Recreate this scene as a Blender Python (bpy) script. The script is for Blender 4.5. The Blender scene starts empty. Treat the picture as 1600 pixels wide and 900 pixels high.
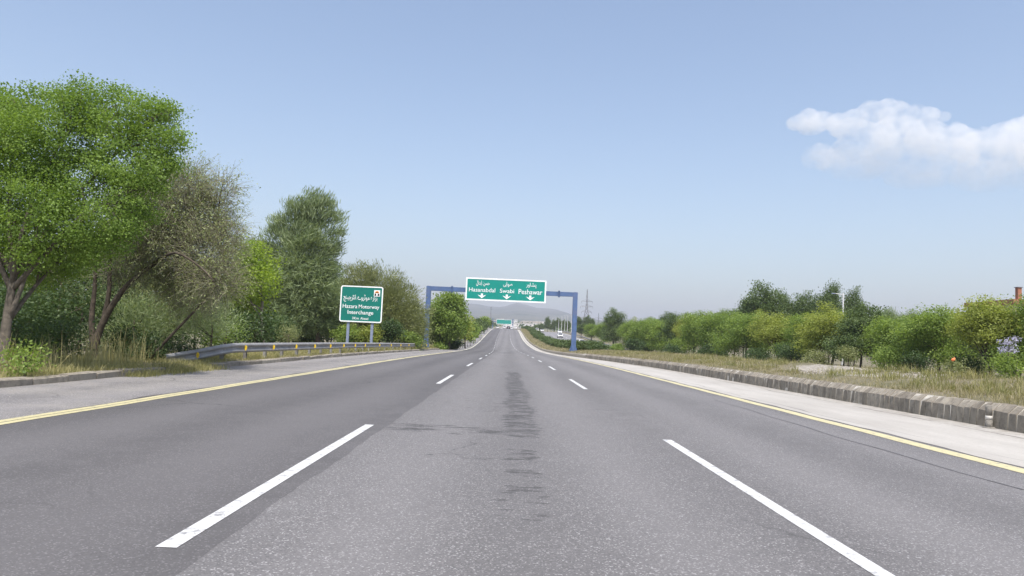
import bpy, math, random
import numpy as np
from mathutils import Vector, Matrix

S = bpy.context.scene
COL = S.collection
rad = math.radians
random.seed(7)
RNG = np.random.default_rng(11)

# ------------------------------------------------------------------ camera
FPX = 1150.0
CAM_H = 1.12
ROLL, PITCH, YAW = 2.5, 4.13, -0.07
cam_data = bpy.data.cameras.new('camera')
cam_data.sensor_width = 36.0
cam_data.lens = 36.0 * FPX / 1600.0
cam_data.clip_start = 0.1
cam_data.clip_end = 40000.0
cam = bpy.data.objects.new('camera', cam_data)
COL.objects.link(cam)
CM = Matrix.Rotation(rad(YAW), 4, 'Z') @ Matrix.Rotation(rad(90 + PITCH), 4, 'X') @ Matrix.Rotation(rad(ROLL), 4, 'Z')
cam.matrix_world = Matrix.Translation((0, 0, CAM_H)) @ CM
S.camera = cam
CP = Vector((0, 0, CAM_H))

# ------------------------------------------------------------------ sun, sky, exposure
SUN_EL, SUN_AZ = 64.0, 174.0          # azimuth clockwise from +Y (the driving direction)
sd = Vector((math.sin(rad(SUN_AZ)) * math.cos(rad(SUN_EL)), math.cos(rad(SUN_AZ)) * math.cos(rad(SUN_EL)), math.sin(rad(SUN_EL))))
sl = bpy.data.lights.new('sun', 'SUN')
sl.energy = 3.7
sl.angle = rad(0.53)
sl.color = (1.0, 0.955, 0.89)
so = bpy.data.objects.new('sun', sl)
so.rotation_euler = (-sd).to_track_quat('-Z', 'Y').to_euler()
so.location = (0, -20, 400)
COL.objects.link(so)

W = bpy.data.worlds.new('World')
S.world = W
W.use_nodes = True
wn, wl = W.node_tree.nodes, W.node_tree.links
wn.clear()
wo = wn.new('ShaderNodeOutputWorld')
wb = wn.new('ShaderNodeBackground')
wb.inputs['Strength'].default_value = 0.15
sky = wn.new('ShaderNodeTexSky')
sky.sky_type = 'NISHITA'
sky.sun_disc = False
sky.sun_elevation = rad(SUN_EL)
sky.sun_rotation = rad(SUN_AZ)
sky.altitude = 300
sky.air_density = 1.1
sky.dust_density = 3.1
sky.ozone_density = 1.3
wt = wn.new('ShaderNodeMix'); wt.data_type = 'RGBA'; wt.blend_type = 'MULTIPLY'
wt.inputs[0].default_value = 1.0
wt.inputs[7].default_value = (1.045, 1.025, 1.0, 1.0)      # white balance of the sky
wl.new(sky.outputs[0], wt.inputs[6]); wl.new(wt.outputs[2], wb.inputs['Color'])
wl.new(wb.outputs[0], wo.inputs['Surface'])

S.view_settings.view_transform = 'Standard'
S.view_settings.look = 'None'
S.view_settings.gamma = 1.0
S.view_settings.use_curve_mapping = False
S.view_settings.exposure = 0.49
S.render.engine = 'CYCLES'
S.cycles.use_denoising = True
S.cycles.max_bounces = 7
S.cycles.diffuse_bounces = 3
S.cycles.glossy_bounces = 2
S.cycles.transmission_bounces = 4
S.cycles.transparent_max_bounces = 8
S.cycles.volume_bounces = 6
S.cycles.volume_step_rate = 2.0
S.cycles.volume_max_steps = 96
S.cycles.sample_clamp_indirect = 6.0

# ------------------------------------------------------------------ pixel helpers (photo pixels, 1600 x 900)
R3 = CM.to_3x3()
def ray(px, py):
    return R3 @ Vector(((px - 800) / FPX, -(py - 450) / FPX, -1.0))
def at_y(px, py, Y):
    d = ray(px, py)
    return CP + d * (Y / d.y)
def x_at(px, py, Y):
    return at_y(px, py, Y).x

# ------------------------------------------------------------------ road alignment
_Y = np.arange(-60, 9001, 1.0)
def _smooth(ys, vs, sig):
    v = np.interp(_Y, ys, vs)
    k = np.arange(-int(3 * sig), int(3 * sig) + 1)
    w = np.exp(-k ** 2 / (2 * sig * sig)); w /= w.sum()
    vp = np.pad(v, len(k) // 2, mode='edge')
    return np.convolve(vp, w, 'valid')
_Z = _smooth([-60, 40, 66, 95, 125, 165, 200, 250, 290, 331, 380, 450, 560, 700, 1000, 1500, 2500, 4000, 9000],
             [0, 0, -.13, -.32, -.28, .5, 1.65, 3.7, 5.2, 6.4, 7.2, 8.1, 9.6, 12.0, 19.5, 35, 70, 110, 200], 8.0)
_X = _smooth([-60, 60, 100, 132, 170, 200, 331, 560, 9000], [0, 0, -.35, -.85, -1.3, -1.6, -1.8, -2.2, -2.2], 10.0)
_K = _smooth([-60, 40, 70, 100, 9000], [8.25, 8.25, 6.9, 6.3, 6.3], 5.0)
def Z0(Y): return float(np.interp(Y, _Y, _Z))
def XC(Y): return float(np.interp(Y, _Y, _X))
def K(Y): return float(np.interp(Y, _Y, _K))
def P(off, Y, z=0.0): return Vector((XC(Y) + off, Y, Z0(Y) + z))
OPP_L, OPP_R, OPP_Z = 13.9, 25.0, -0.5
def prof(off, Y):
    """height of the ground over the road surface at a lateral offset"""
    k = K(Y)
    if off <= k + .02:
        xs = [-400, -60, -30, -14, -11, -8.6, -8.36, -8.3, -5, k - .1, k + .02]
        zs = [-.5, -.3, -.2, .05, .12, .12, .1, -.1, -.1, -.1, -.1]
    else:
        xs = [k + .05, k + .29, k + .9, k + 2.2, 11.3, 12.2, 13.0, 13.6, 25.2, 26.2, 29, 60, 400]
        zs = [.2, .39, .47, .62, .74, .5, -.15, -.56, -.56, -.4, .0, .1, .5]
    return float(np.interp(off, xs, zs))
def ground_z(x, Y):
    return Z0(Y) + prof(x - XC(Y), Y)

# ------------------------------------------------------------------ object helpers
def tag(o, label=None, cat=None, group=None, kind=None):
    if label: o['label'] = label
    if cat: o['category'] = cat
    if group: o['group'] = group
    if kind: o['kind'] = kind
    return o

def link(name, me, parent=None):
    o = bpy.data.objects.new(name, me)
    COL.objects.link(o)
    if parent: o.parent = parent
    return o

def empty(name, loc=(0, 0, 0), rz=0.0):
    o = bpy.data.objects.new(name, None)
    o.empty_display_size = .3
    o.location = loc
    o.rotation_euler = (0, 0, rz)
    COL.objects.link(o)
    return o

def copy_tree(o, parent=None):
    c = o.copy()
    COL.objects.link(c)
    c.parent = parent
    for ch in o.children:
        copy_tree(ch, c)
    return c

def np_mesh(name, V, F, mats, tint=None, smooth=False, midx=None):
    """V (n,3); F (m,k) with equal k, or a list of faces"""
    me = bpy.data.meshes.new(name)
    if isinstance(F, np.ndarray):
        V = np.asarray(V, dtype=np.float32)
        m, k = F.shape
        me.vertices.add(len(V)); me.vertices.foreach_set('co', V.ravel())
        me.loops.add(m * k); me.loops.foreach_set('vertex_index', F.astype(np.int32).ravel())
        me.polygons.add(m)
        me.polygons.foreach_set('loop_start', np.arange(0, m * k, k, dtype=np.int32))
        me.polygons.foreach_set('loop_total', np.full(m, k, dtype=np.int32))
        me.update(calc_edges=True)
    else:
        me.from_pydata([tuple(v) for v in V], [], [tuple(f) for f in F])
        me.update()
    for mm in (mats if isinstance(mats, (list, tuple)) else [mats]):
        me.materials.append(mm)
    if midx is not None:
        me.polygons.foreach_set('material_index', np.asarray(midx, dtype=np.int32))
    if tint is not None:
        a = me.attributes.new('tint', 'FLOAT', 'FACE')
        a.data.foreach_set('value', np.asarray(tint, dtype=np.float32))
    if smooth:
        me.polygons.foreach_set('use_smooth', np.ones(len(me.polygons), dtype=bool))
    return me

class MB:
    """collects simple shapes into one mesh"""
    def __init__(s): s.V, s.F = [], []
    def add(s, V, F):
        n = len(s.V)
        s.V += [Vector(v) for v in V]
        s.F += [tuple(i + n for i in f) for f in F]
        return s
    def box(s, c, d, rot=None):
        x, y, z = d[0] / 2, d[1] / 2, d[2] / 2
        vs = [Vector(v) for v in ((-x, -y, -z), (x, -y, -z), (x, y, -z), (-x, y, -z), (-x, -y, z), (x, -y, z), (x, y, z), (-x, y, z))]
        if rot is not None: vs = [rot @ v for v in vs]
        c = Vector(c)
        return s.add([v + c for v in vs], [(0, 3, 2, 1), (4, 5, 6, 7), (0, 1, 5, 4), (1, 2, 6, 5), (2, 3, 7, 6), (3, 0, 4, 7)])
    def bevel_box(s, c, d, b):
        """box with chamfered vertical and horizontal edges on the outline in x-z"""
        x, y, z = d[0] / 2, d[1] / 2, d[2] / 2
        pts = [(-x + b, -z), (x - b, -z), (x, -z + b), (x, z - b), (x - b, z), (-x + b, z), (-x, z - b), (-x, -z + b)]
        return s.prism([(Vector((c[0] + p[0], c[1], c[2] + p[1]))) for p in pts], Vector((0, d[1], 0)), center=True)
    def prism(s, pts, ext, center=False):
        n = len(pts)
        a = [Vector(p) - (ext / 2 if center else Vector()) for p in pts]
        b = [p + ext for p in a]
        f = [tuple(range(n)), tuple(range(2 * n - 1, n - 1, -1))]
        f += [(j, i, n + i, n + j) for i in range(n) for j in [(i + 1) % n]]
        return s.add(a + b, f)
    def tube(s, pts, rs, n=6, cap=True):
        pts = [Vector(p) for p in pts]
        base = len(s.V)
        up = None
        for i, p in enumerate(pts):
            t = (pts[min(i + 1, len(pts) - 1)] - pts[max(i - 1, 0)])
            t = t.normalized() if t.length > 1e-9 else Vector((0, 0, 1))
            if up is None: up = t.orthogonal().normalized()
            u = (up - t * up.dot(t))
            u = u.normalized() if u.length > 1e-6 else t.orthogonal().normalized()
            up = u
            w = t.cross(u)
            r = rs[i] if hasattr(rs, '__len__') else rs
            for k in range(n):
                a = 2 * math.pi * k / n
                s.V.append(p + (u * math.cos(a) + w * math.sin(a)) * r)
        for i in range(len(pts) - 1):
            for k in range(n):
                a, b = base + i * n + k, base + i * n + (k + 1) % n
                s.F.append((a, b, b + n, a + n))
        if cap:
            s.F.append(tuple(base + k for k in range(n))[::-1])
            e = base + (len(pts) - 1) * n
            s.F.append(tuple(e + k for k in range(n)))
        return s
    def build(s, name, mat, parent=None, smooth=False):
        return link(name, np_mesh(name, s.V, s.F, mat, smooth=smooth), parent)

# ------------------------------------------------------------------ materials
def new_mat(name):
    m = bpy.data.materials.new(name)
    m.use_nodes = True
    n, l = m.node_tree.nodes, m.node_tree.links
    n.clear()
    out = n.new('ShaderNodeOutputMaterial')
    b = n.new('ShaderNodeBsdfPrincipled')
    l.new(b.outputs[0], out.inputs['Surface'])
    return m, n, l, b, out
def nd(n, t, **kw):
    x = n.new(t)
    for k, v in kw.items():
        if k.startswith('i_'): x.inputs[k[2:].replace('_', ' ')].default_value = v
        else: setattr(x, k, v)
    return x
def noise(n, l, vec, scale, detail=3, rough=.55, dist=0.0):
    x = nd(n, 'ShaderNodeTexNoise')
    x.inputs['Scale'].default_value = scale
    x.inputs['Detail'].default_value = detail
    x.inputs['Roughness'].default_value = rough
    x.inputs['Distortion'].default_value = dist
    if vec is not None: l.new(vec, x.inputs['Vector'])
    return x.outputs['Fac']
def remap(n, l, v, a, b, c=0.0, d=1.0, smooth=False):
    x = nd(n, 'ShaderNodeMapRange')
    x.interpolation_type = 'SMOOTHSTEP' if smooth else 'LINEAR'
    x.inputs['From Min'].default_value = a; x.inputs['From Max'].default_value = b
    x.inputs['To Min'].default_value = c; x.inputs['To Max'].default_value = d
    l.new(v, x.inputs['Value'])
    return x.outputs['Result']
def mth(n, l, op, a, b=None, c=None):
    x = nd(n, 'ShaderNodeMath', operation=op)
    for i, v in enumerate((a, b, c)):
        if v is None: continue
        if isinstance(v, (int, float)): x.inputs[i].default_value = v
        else: l.new(v, x.inputs[i])
    return x.outputs[0]
def mix(n, l, fac, a, b, blend='MIX'):
    x = nd(n, 'ShaderNodeMix', data_type='RGBA', blend_type=blend)
    for s, v in ((x.inputs[0], fac), (x.inputs[6], a), (x.inputs[7], b)):
        if isinstance(v, (int, float)): s.default_value = v
        elif isinstance(v, tuple): s.default_value = (*v, 1.0)
        else: l.new(v, s)
    return x.outputs[2]
def bump(n, l, b, h, strength, dist=.01):
    x = nd(n, 'ShaderNodeBump')
    x.inputs['Strength'].default_value = strength
    x.inputs['Distance'].default_value = dist
    l.new(h, x.inputs['Height'])
    l.new(x.outputs[0], b.inputs['Normal'])
def pos(n): return nd(n, 'ShaderNodeNewGeometry').outputs['Position']

def simple(name, col, rough=.6, metal=0.0, var=.25, scale=6.0, bmp=0.0, dirt=None, spec=.4):
    m, n, l, b, out = new_mat(name)
    tc = nd(n, 'ShaderNodeTexCoord').outputs['Object']
    f = noise(n, l, tc, scale, 4)
    lo = tuple(c * (1 - var) for c in col); hi = tuple(min(1, c * (1 + var)) for c in col)
    c = mix(n, l, remap(n, l, f, .3, .7), lo, hi)
    if dirt:
        c = mix(n, l, remap(n, l, noise(n, l, tc, scale * .37, 5, .7), .5, .78, 0, .75), c, dirt)
    l.new(c, b.inputs['Base Color'])
    b.inputs['Roughness'].default_value = rough
    b.inputs['Metallic'].default_value = metal
    b.inputs['Specular IOR Level'].default_value = spec
    if bmp: bump(n, l, b, noise(n, l, tc, scale * 6, 3), bmp)
    return m

def leaf_mat(name, dark, light, trans=.35, rough=.5):
    m, n, l, b, out = new_mat(name)
    at = nd(n, 'ShaderNodeAttribute', attribute_name='tint').outputs['Fac']
    oi = nd(n, 'ShaderNodeObjectInfo').outputs['Random']
    f = mth(n, l, 'ADD', at, mth(n, l, 'MULTIPLY', mth(n, l, 'SUBTRACT', oi, .5), .3))
    c = mix(n, l, f, dark, light)
    l.new(c, b.inputs['Base Color'])
    b.inputs['Roughness'].default_value = rough
    b.inputs['Specular IOR Level'].default_value = .3
    t = nd(n, 'ShaderNodeBsdfTranslucent')
    l.new(mix(n, l, .55, c, (min(1, light[0] * 1.5), min(1, light[1] * 1.55), light[2] * .5)), t.inputs['Color'])
    mx = nd(n, 'ShaderNodeMixShader')
    mx.inputs[0].default_value = trans
    l.new(b.outputs[0], mx.inputs[1]); l.new(t.outputs[0], mx.inputs[2])
    l.new(mx.outputs[0], out.inputs['Surface'])
    return m

def asphalt(name, base, stains=False, speck=1.0, dirt=0.0):
    m, n, l, b, out = new_mat(name)
    p = pos(n)
    sx = nd(n, 'ShaderNodeSeparateXYZ'); l.new(p, sx.inputs[0])
    X, Y = sx.outputs[0], sx.outputs[1]
    st = nd(n, 'ShaderNodeMapping'); st.inputs['Scale'].default_value = (1.0, .12, 1.0); l.new(p, st.inputs['Vector'])
    big = noise(n, l, st.outputs[0], .55, 4, .6)
    mid = noise(n, l, p, 1.7, 5, .65)
    v = nd(n, 'ShaderNodeTexVoronoi'); v.inputs['Scale'].default_value = 118.0; l.new(p, v.inputs['Vector'])
    sp = nd(n, 'ShaderNodeSeparateColor'); l.new(v.outputs['Color'], sp.inputs[0])
    grain = sp.outputs[0]
    c = mix(n, l, remap(n, l, big, .35, .68), tuple(x * .86 for x in base), tuple(x * 1.12 for x in base))
    c = mix(n, l, remap(n, l, mid, .35, .7, 0, .5), c, tuple(x * .84 for x in base))
    c = mix(n, l, mth(n, l, 'MULTIPLY', remap(n, l, grain, .0, .42, 1, 0), .62 * speck), c, tuple(x * .42 for x in base))
    c = mix(n, l, mth(n, l, 'MULTIPLY', remap(n, l, grain, .86, .98), .6 * speck), c, tuple(min(1, x * 2.6 + .08) for x in base))
    # polished wheel paths, oil between them, and small torn dark marks
    wob0 = mth(n, l, 'ADD', X, mth(n, l, 'MULTIPLY', mth(n, l, 'SUBTRACT', noise(n, l, p, .12, 2), .5), .5))
    ph_ = mth(n, l, 'COSINE', mth(n, l, 'MULTIPLY', mth(n, l, 'SUBTRACT', wob0, .16), 2 * math.pi / 1.8))
    c = mix(n, l, remap(n, l, ph_, -1, .2, .22, 0), c, tuple(x * 1.5 for x in base))
    c = mix(n, l, mth(n, l, 'MULTIPLY', remap(n, l, ph_, .3, 1, 0, .30), remap(n, l, mid, .3, .6)), c, tuple(x * .62 for x in base))
    mk = nd(n, 'ShaderNodeMapping'); mk.inputs['Scale'].default_value = (1.0, 1.5, 1.0); l.new(p, mk.inputs['Vector'])
    mk1 = noise(n, l, mk.outputs[0], 3.1, 4, .6)
    mk2 = noise(n, l, p, .45, 2, .5)
    c = mix(n, l, mth(n, l, 'MULTIPLY', remap(n, l, mk1, .70, .73, 0, .6), remap(n, l, mk2, .45, .55)), c, tuple(x * .4 for x in base))
    if dirt:
        c = mix(n, l, remap(n, l, noise(n, l, p, .8, 6, .7), .42, .7, 0, dirt), c, (.42, .39, .34))
    if stains:
        # bitumen that has bled through along the right wheel path of the middle lane, in short torn patches
        st2 = nd(n, 'ShaderNodeMapping'); st2.inputs['Scale'].default_value = (1.0, 2.6, 1.0); l.new(p, st2.inputs['Vector'])
        sn = noise(n, l, st2.outputs[0], 2.3, 8, .72, .0)
        def band(v, c0, hw, soft):
            d = mth(n, l, 'ABSOLUTE', mth(n, l, 'SUBTRACT', v, c0))
            return remap(n, l, d, hw, hw + soft, 1, 0, True)
        wob = mth(n, l, 'ADD', X, mth(n, l, 'MULTIPLY', mth(n, l, 'SUBTRACT', noise(n, l, p, .35, 2), .5), .5))
        a = mth(n, l, 'MULTIPLY', band(wob, .22, .14, .34), band(Y, 17.8, 8.4, 2.2))
        a2 = mth(n, l, 'MULTIPLY', band(wob, .16, .10, .25), band(Y, 6.2, 1.3, .9))
        b1 = mth(n, l, 'MULTIPLY', band(X, -.75, .75, .5), band(Y, 9.25, .25, .6))
        b2 = mth(n, l, 'MULTIPLY', band(X, -.55, .6, .5), band(Y, 13.6, 1.6, 2.2))
        b3 = mth(n, l, 'MULTIPLY', band(X, -.5, .28, .4), band(Y, 7.2, .3, .6))
        msk = mth(n, l, 'MAXIMUM', a, mth(n, l, 'MULTIPLY', a2, .8))
        for q, wt in ((b1, .85), (b2, .55), (b3, .6)):
            msk = mth(n, l, 'MAXIMUM', msk, mth(n, l, 'MULTIPLY', q, wt))
        th = mth(n, l, 'SUBTRACT', .75, mth(n, l, 'MULTIPLY', msk, .295))
        s = remap(n, l, mth(n, l, 'SUBTRACT', sn, th), 0, .05)
        s = mth(n, l, 'MULTIPLY', s, remap(n, l, noise(n, l, st2.outputs[0], 15.0, 4, .7), .36, .54, .3, 1))
        s = mth(n, l, 'MULTIPLY', s, mth(n, l, 'MINIMUM', mth(n, l, 'MULTIPLY', msk, 3.0), .85))
        c = mix(n, l, s, c, tuple(x * .30 for x in base))
    # fine dark cracks
    ck = nd(n, 'ShaderNodeTexVoronoi', feature='DISTANCE_TO_EDGE'); ck.inputs['Scale'].default_value = .33
    wv = nd(n, 'ShaderNodeVectorMath', operation='ADD')
    nz = nd(n, 'ShaderNodeTexNoise'); nz.inputs['Scale'].default_value = .9; nz.inputs['Detail'].default_value = 5; l.new(p, nz.inputs['Vector'])
    l.new(p, wv.inputs[0]); l.new(nz.outputs['Color'], wv.inputs[1]); l.new(wv.outputs[0], ck.inputs['Vector'])
    cr = mth(n, l, 'MULTIPLY', remap(n, l, ck.outputs['Distance'], .002, .006, 1, 0), remap(n, l, noise(n, l, p, .23, 2), .52, .62, 0, .75))
    c = mix(n, l, cr, c, tuple(x * .4 for x in base))
    l.new(c, b.inputs['Base Color'])
    b.inputs['Roughness'].default_value = .8
    b.inputs['Specular IOR Level'].default_value = .35
    bump(n, l, b, mth(n, l, 'ADD', grain, mth(n, l, 'MULTIPLY', mid, .5)), .55 * speck, .006)
    return m

def paint(name, col, wear=.5, under=(.12, .12, .125)):
    m, n, l, b, out = new_mat(name)
    p = pos(n)
    w = noise(n, l, p, 9.0, 6, .75)
    w2 = noise(n, l, p, 1.1, 3)
    c = mix(n, l, remap(n, l, w2, .3, .7, 0, .5), col, tuple(x * .82 for x in col))
    c = mix(n, l, remap(n, l, w, .53, .66, 0, wear), c, under)
    c = mix(n, l, remap(n, l, noise(n, l, p, 34.0, 3, .6), .62, .7, 0, wear), c, under)
    l.new(c, b.inputs['Base Color'])
    b.inputs['Roughness'].default_value = .6
    return m

M = {}
M['asphalt'] = asphalt('worn_asphalt', (.160, .154, .154), stains=True)
M['asphalt_dark'] = asphalt('newer_asphalt', (.113, .108, .109), speck=.6)
M['shoulder'] = asphalt('gravelly_asphalt', (.20, .19, .187), speck=1.3, dirt=.35)
M['opp'] = asphalt('far_asphalt', (.21, .205, .21), speck=.3)
M['joint'] = simple('joint_tar', (.07, .07, .075), .8)
M['white_line'] = paint('white_line_paint', (.60, .60, .59), .9, (.17, .17, .175))
M['yellow_line'] = paint('yellow_line_paint', (.56, .505, .29), .85, (.2, .19, .18))
M['pale_line'] = paint('pale_line_paint', (.62, .59, .48), .6)

def concrete_shoulder():
    m, n, l, b, out = new_mat('pale_concrete')
    p = pos(n)
    sx = nd(n, 'ShaderNodeSeparateXYZ'); l.new(p, sx.inputs[0])
    st = nd(n, 'ShaderNodeMapping'); st.inputs['Scale'].default_value = (1.0, .25, 1.0); l.new(p, st.inputs['Vector'])
    c = mix(n, l, remap(n, l, noise(n, l, st.outputs[0], .9, 5, .65), .3, .7), (.335, .315, .285), (.445, .425, .39))
    c = mix(n, l, remap(n, l, noise(n, l, p, 14, 5, .7), .5, .75, 0, .45), c, (.25, .23, .20))
    X = mth(n, l, 'ADD', sx.outputs[0], mth(n, l, 'MULTIPLY', mth(n, l, 'SUBTRACT', noise(n, l, st.outputs[0], .8, 3), .5), .7))
    crk = mth(n, l, 'MULTIPLY', remap(n, l, mth(n, l, 'ABSOLUTE', mth(n, l, 'SUBTRACT', X, 5.93)), .006, .02, 1, 0), remap(n, l, noise(n, l, p, .35, 2), .4, .55))
    c = mix(n, l, mth(n, l, 'MULTIPLY', crk, .75), c, (.10, .095, .09))
    crk2 = mth(n, l, 'MULTIPLY', remap(n, l, mth(n, l, 'ABSOLUTE', mth(n, l, 'SUBTRACT', X, 7.72)), .012, .035, 1, 0), remap(n, l, noise(n, l, p, .5, 2), .4, .5))
    c = mix(n, l, mth(n, l, 'MULTIPLY', crk2, .8), c, (.08, .075, .065))
    edge = remap(n, l, X, 7.2, 8.1, 0, 1, True)
    e2 = mth(n, l, 'MULTIPLY', edge, remap(n, l, noise(n, l, p, 3.5, 6, .75), .42, .62))
    c = mix(n, l, mth(n, l, 'MULTIPLY', e2, .7), c, (.20, .18, .15))
    l.new(c, b.inputs['Base Color'])
    b.inputs['Roughness'].default_value = .85
    bump(n, l, b, noise(n, l, p, 40, 5, .7), .4, .01)
    return m
M['concrete'] = concrete_shoulder()

def ground_mat():
    m, n, l, b, out = new_mat('dry_ground')
    p = pos(n)
    f = noise(n, l, p, .35, 6, .65)
    f2 = noise(n, l, p, 5.0, 5, .7)
    c = mix(n, l, remap(n, l, f, .36, .62), (.20, .165, .115), (.11, .11, .05))
    c = mix(n, l, remap(n, l, f2, .4, .7, 0, .6), c, (.25, .215, .155))
    far = nd(n, 'ShaderNodeSeparateXYZ'); l.new(p, far.inputs[0])
    ff = noise(n, l, p, .012, 6, .6)
    fc = mix(n, l, remap(n, l, ff, .4, .6), (.10, .12, .055), (.24, .21, .15))
    c = mix(n, l, remap(n, l, far.outputs[1], 500, 900), c, fc)
    g = nd(n, 'ShaderNodeAttribute', attribute_name='gravel').outputs['Fac']
    gm = remap(n, l, mth(n, l, 'ADD', g, mth(n, l, 'MULTIPLY', mth(n, l, 'SUBTRACT', f2, .5), .9)), .42, .6)
    v = nd(n, 'ShaderNodeTexVoronoi'); v.inputs['Scale'].default_value = 17.0; l.new(p, v.inputs['Vector'])
    sp = nd(n, 'ShaderNodeSeparateColor'); l.new(v.outputs['Color'], sp.inputs[0])
    gc = mix(n, l, sp.outputs[0], (.20, .175, .14), (.42, .39, .335))
    c = mix(n, l, gm, c, gc)
    l.new(c, b.inputs['Base Color'])
    b.inputs['Roughness'].default_value = .95
    bump(n, l, b, mth(n, l, 'ADD', f2, mth(n, l, 'MULTIPLY', sp.outputs[0], .6)), .8, .05)
    return m
M['ground'] = ground_mat()

def kerb_mat():
    m, n, l, b, out = new_mat('kerb_concrete')
    oi = nd(n, 'ShaderNodeObjectInfo').outputs['Random']
    p = pos(n)
    c = mix(n, l, oi, (.215, .188, .148), (.365, .325, .262))
    c = mix(n, l, remap(n, l, noise(n, l, p, 7, 6, .7), .42, .72, 0, .7), c, (.085, .075, .062))
    c = mix(n, l, remap(n, l, noise(n, l, p, 2.1, 4, .6), .5, .7, 0, .45), c, (.30, .28, .235))
    l.new(c, b.inputs['Base Color'])
    b.inputs['Roughness'].default_value = .9
    bump(n, l, b, noise(n, l, p, 30, 4, .7), .6, .012)
    return m
M['kerb'] = kerb_mat()
M['mortar'] = simple('pale_mortar', (.42, .395, .345), .95, var=.3, scale=9, bmp=.4)
M['stone'] = simple('pale_stone', (.34, .31, .265), .95, var=.35, scale=11, bmp=.4)
M['bark_dark'] = simple('dark_bark', (.085, .068, .052), .95, var=.45, scale=9, bmp=.9)
M['bark_grey'] = simple('grey_bark', (.19, .165, .135), .95, var=.4, scale=9, bmp=.9)
M['bark_mid'] = simple('brown_grey_bark', (.115, .098, .078), .95, var=.4, scale=9, bmp=.9)
M['twig'] = leaf_mat('olive_twig', (.22, .205, .14), (.44, .42, .30), .12, .8)
M['leaf_big'] = leaf_mat('fresh_green_leaf', (.085, .15, .03), (.25, .36, .08), .4)
M['leaf_lime'] = leaf_mat('lime_leaf', (.13, .20, .025), (.33, .43, .06), .42)
M['leaf_tam'] = leaf_mat('feathery_leaf', (.115, .16, .075), (.33, .395, .21), .32)
M['leaf_olive'] = leaf_mat('olive_leaf', (.118, .14, .055), (.31, .335, .15), .3)
M['leaf_khaki'] = leaf_mat('khaki_leaf', (.185, .225, .085), (.42, .475, .24), .32)
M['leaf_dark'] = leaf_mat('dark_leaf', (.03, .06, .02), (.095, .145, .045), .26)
M['leaf_mid'] = leaf_mat('mid_green_leaf', (.09, .15, .035), (.28, .37, .085), .4)
M['leaf_yellow'] = leaf_mat('yellow_green_leaf', (.15, .19, .035), (.37, .41, .10), .4)
M['leaf_far'] = leaf_mat('far_leaf', (.05, .085, .03), (.13, .18, .06), .25)
M['lilac'] = leaf_mat('lilac_blossom', (.34, .33, .52), (.62, .60, .82), .3)
M['grass_dry'] = leaf_mat('dry_grass', (.14, .132, .065), (.44, .385, .255), .3, .7)
M['grass_green'] = leaf_mat('verge_grass_blade', (.11, .13, .045), (.40, .36, .18), .32, .7)
M['steel_rail'] = simple('galvanised_rail', (.29, .285, .28), .55, .1, var=.22, scale=3, bmp=.1, dirt=(.17, .15, .14))
M['steel_blue'] = simple('blue_grey_paint', (.085, .14, .275), .45, 0, var=.14, scale=2, bmp=.1, dirt=(.15, .17, .27))
M['steel_grey'] = simple('grey_paint', (.22, .26, .36), .5, 0, var=.15, scale=3)
M['sign_green'] = simple('sign_green_sheet', (.002, .26, .21), .45, 0, var=.06, scale=1.3)
M['sign_green2'] = simple('sign_green_sheet_darker', (.002, .165, .13), .45, 0, var=.06, scale=1.3)
M['sign_white'] = simple('sign_white_sheet', (.86, .88, .88), .45, 0, var=.04, scale=2)
M['sign_back'] = simple('aluminium_back', (.4, .41, .42), .5, .5)
M['orange'] = simple('emblem_orange', (.75, .25, .03), .5)
M['black'] = simple('black_print', (.02, .02, .02), .5)
M['reflector'] = simple('amber_reflector', (.80, .55, .04), .35, var=.1)
M['post_grey'] = simple('delineator_grey', (.21, .195, .17), .8, var=.3, scale=20)
M['post_white'] = simple('delineator_white', (.50, .48, .44), .7, var=.15, scale=20)
M['car_white'] = simple('white_car_paint', (.78, .78, .78), .25, 0, var=.02, spec=.6)
M['car_black'] = simple('black_car_paint', (.02, .022, .026), .25, 0, var=.02, spec=.6)
M['car_silver'] = simple('silver_car_paint', (.40, .41, .43), .3, .3, var=.02, spec=.6)
M['glass'] = simple('dark_car_glass', (.02, .025, .03), .1, 0, var=.02, spec=.7)
M['tyre'] = simple('tyre_rubber', (.025, .025, .026), .85)
M['rim'] = simple('wheel_rim', (.42, .42, .43), .35, .6)
M['lamp_white'] = simple('headlamp_lens', (.75, .77, .8), .15)
M['lamp_red'] = simple('tail_lamp_lens', (.35, .02, .02), .2)
M['plaster'] = simple('white_plaster', (.62, .60, .57), .9, var=.12, scale=.5)
M['plaster_tan'] = simple('tan_plaster', (.47, .41, .34), .9, var=.15, scale=.5)
M['brick_red'] = simple('terracotta_wall', (.36, .16, .10), .9, var=.2, scale=3)
M['window'] = simple('dark_window', (.05, .055, .065), .3)
M['lattice'] = simple('galvanised_lattice', (.22, .22, .24), .6, .2)
M['pole_white'] = simple('white_pole', (.66, .66, .66), .6)
M['litter'] = simple('orange_plastic', (.75, .20, .07), .45, var=.15, scale=14)

def hill_mat():
    m, n, l, b, out = new_mat('hill_scrub')
    p = pos(n)
    c = mix(n, l, remap(n, l, noise(n, l, p, .006, 7, .65), .38, .62), (.045, .062, .045), (.13, .125, .10))
    c = mix(n, l, remap(n, l, noise(n, l, p, .03, 5, .7), .5, .7, 0, .6), c, (.06, .08, .035))
    l.new(c, b.inputs['Base Color'])
    b.inputs['Roughness'].default_value = 1.0
    return m
M['hill'] = hill_mat()

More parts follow.
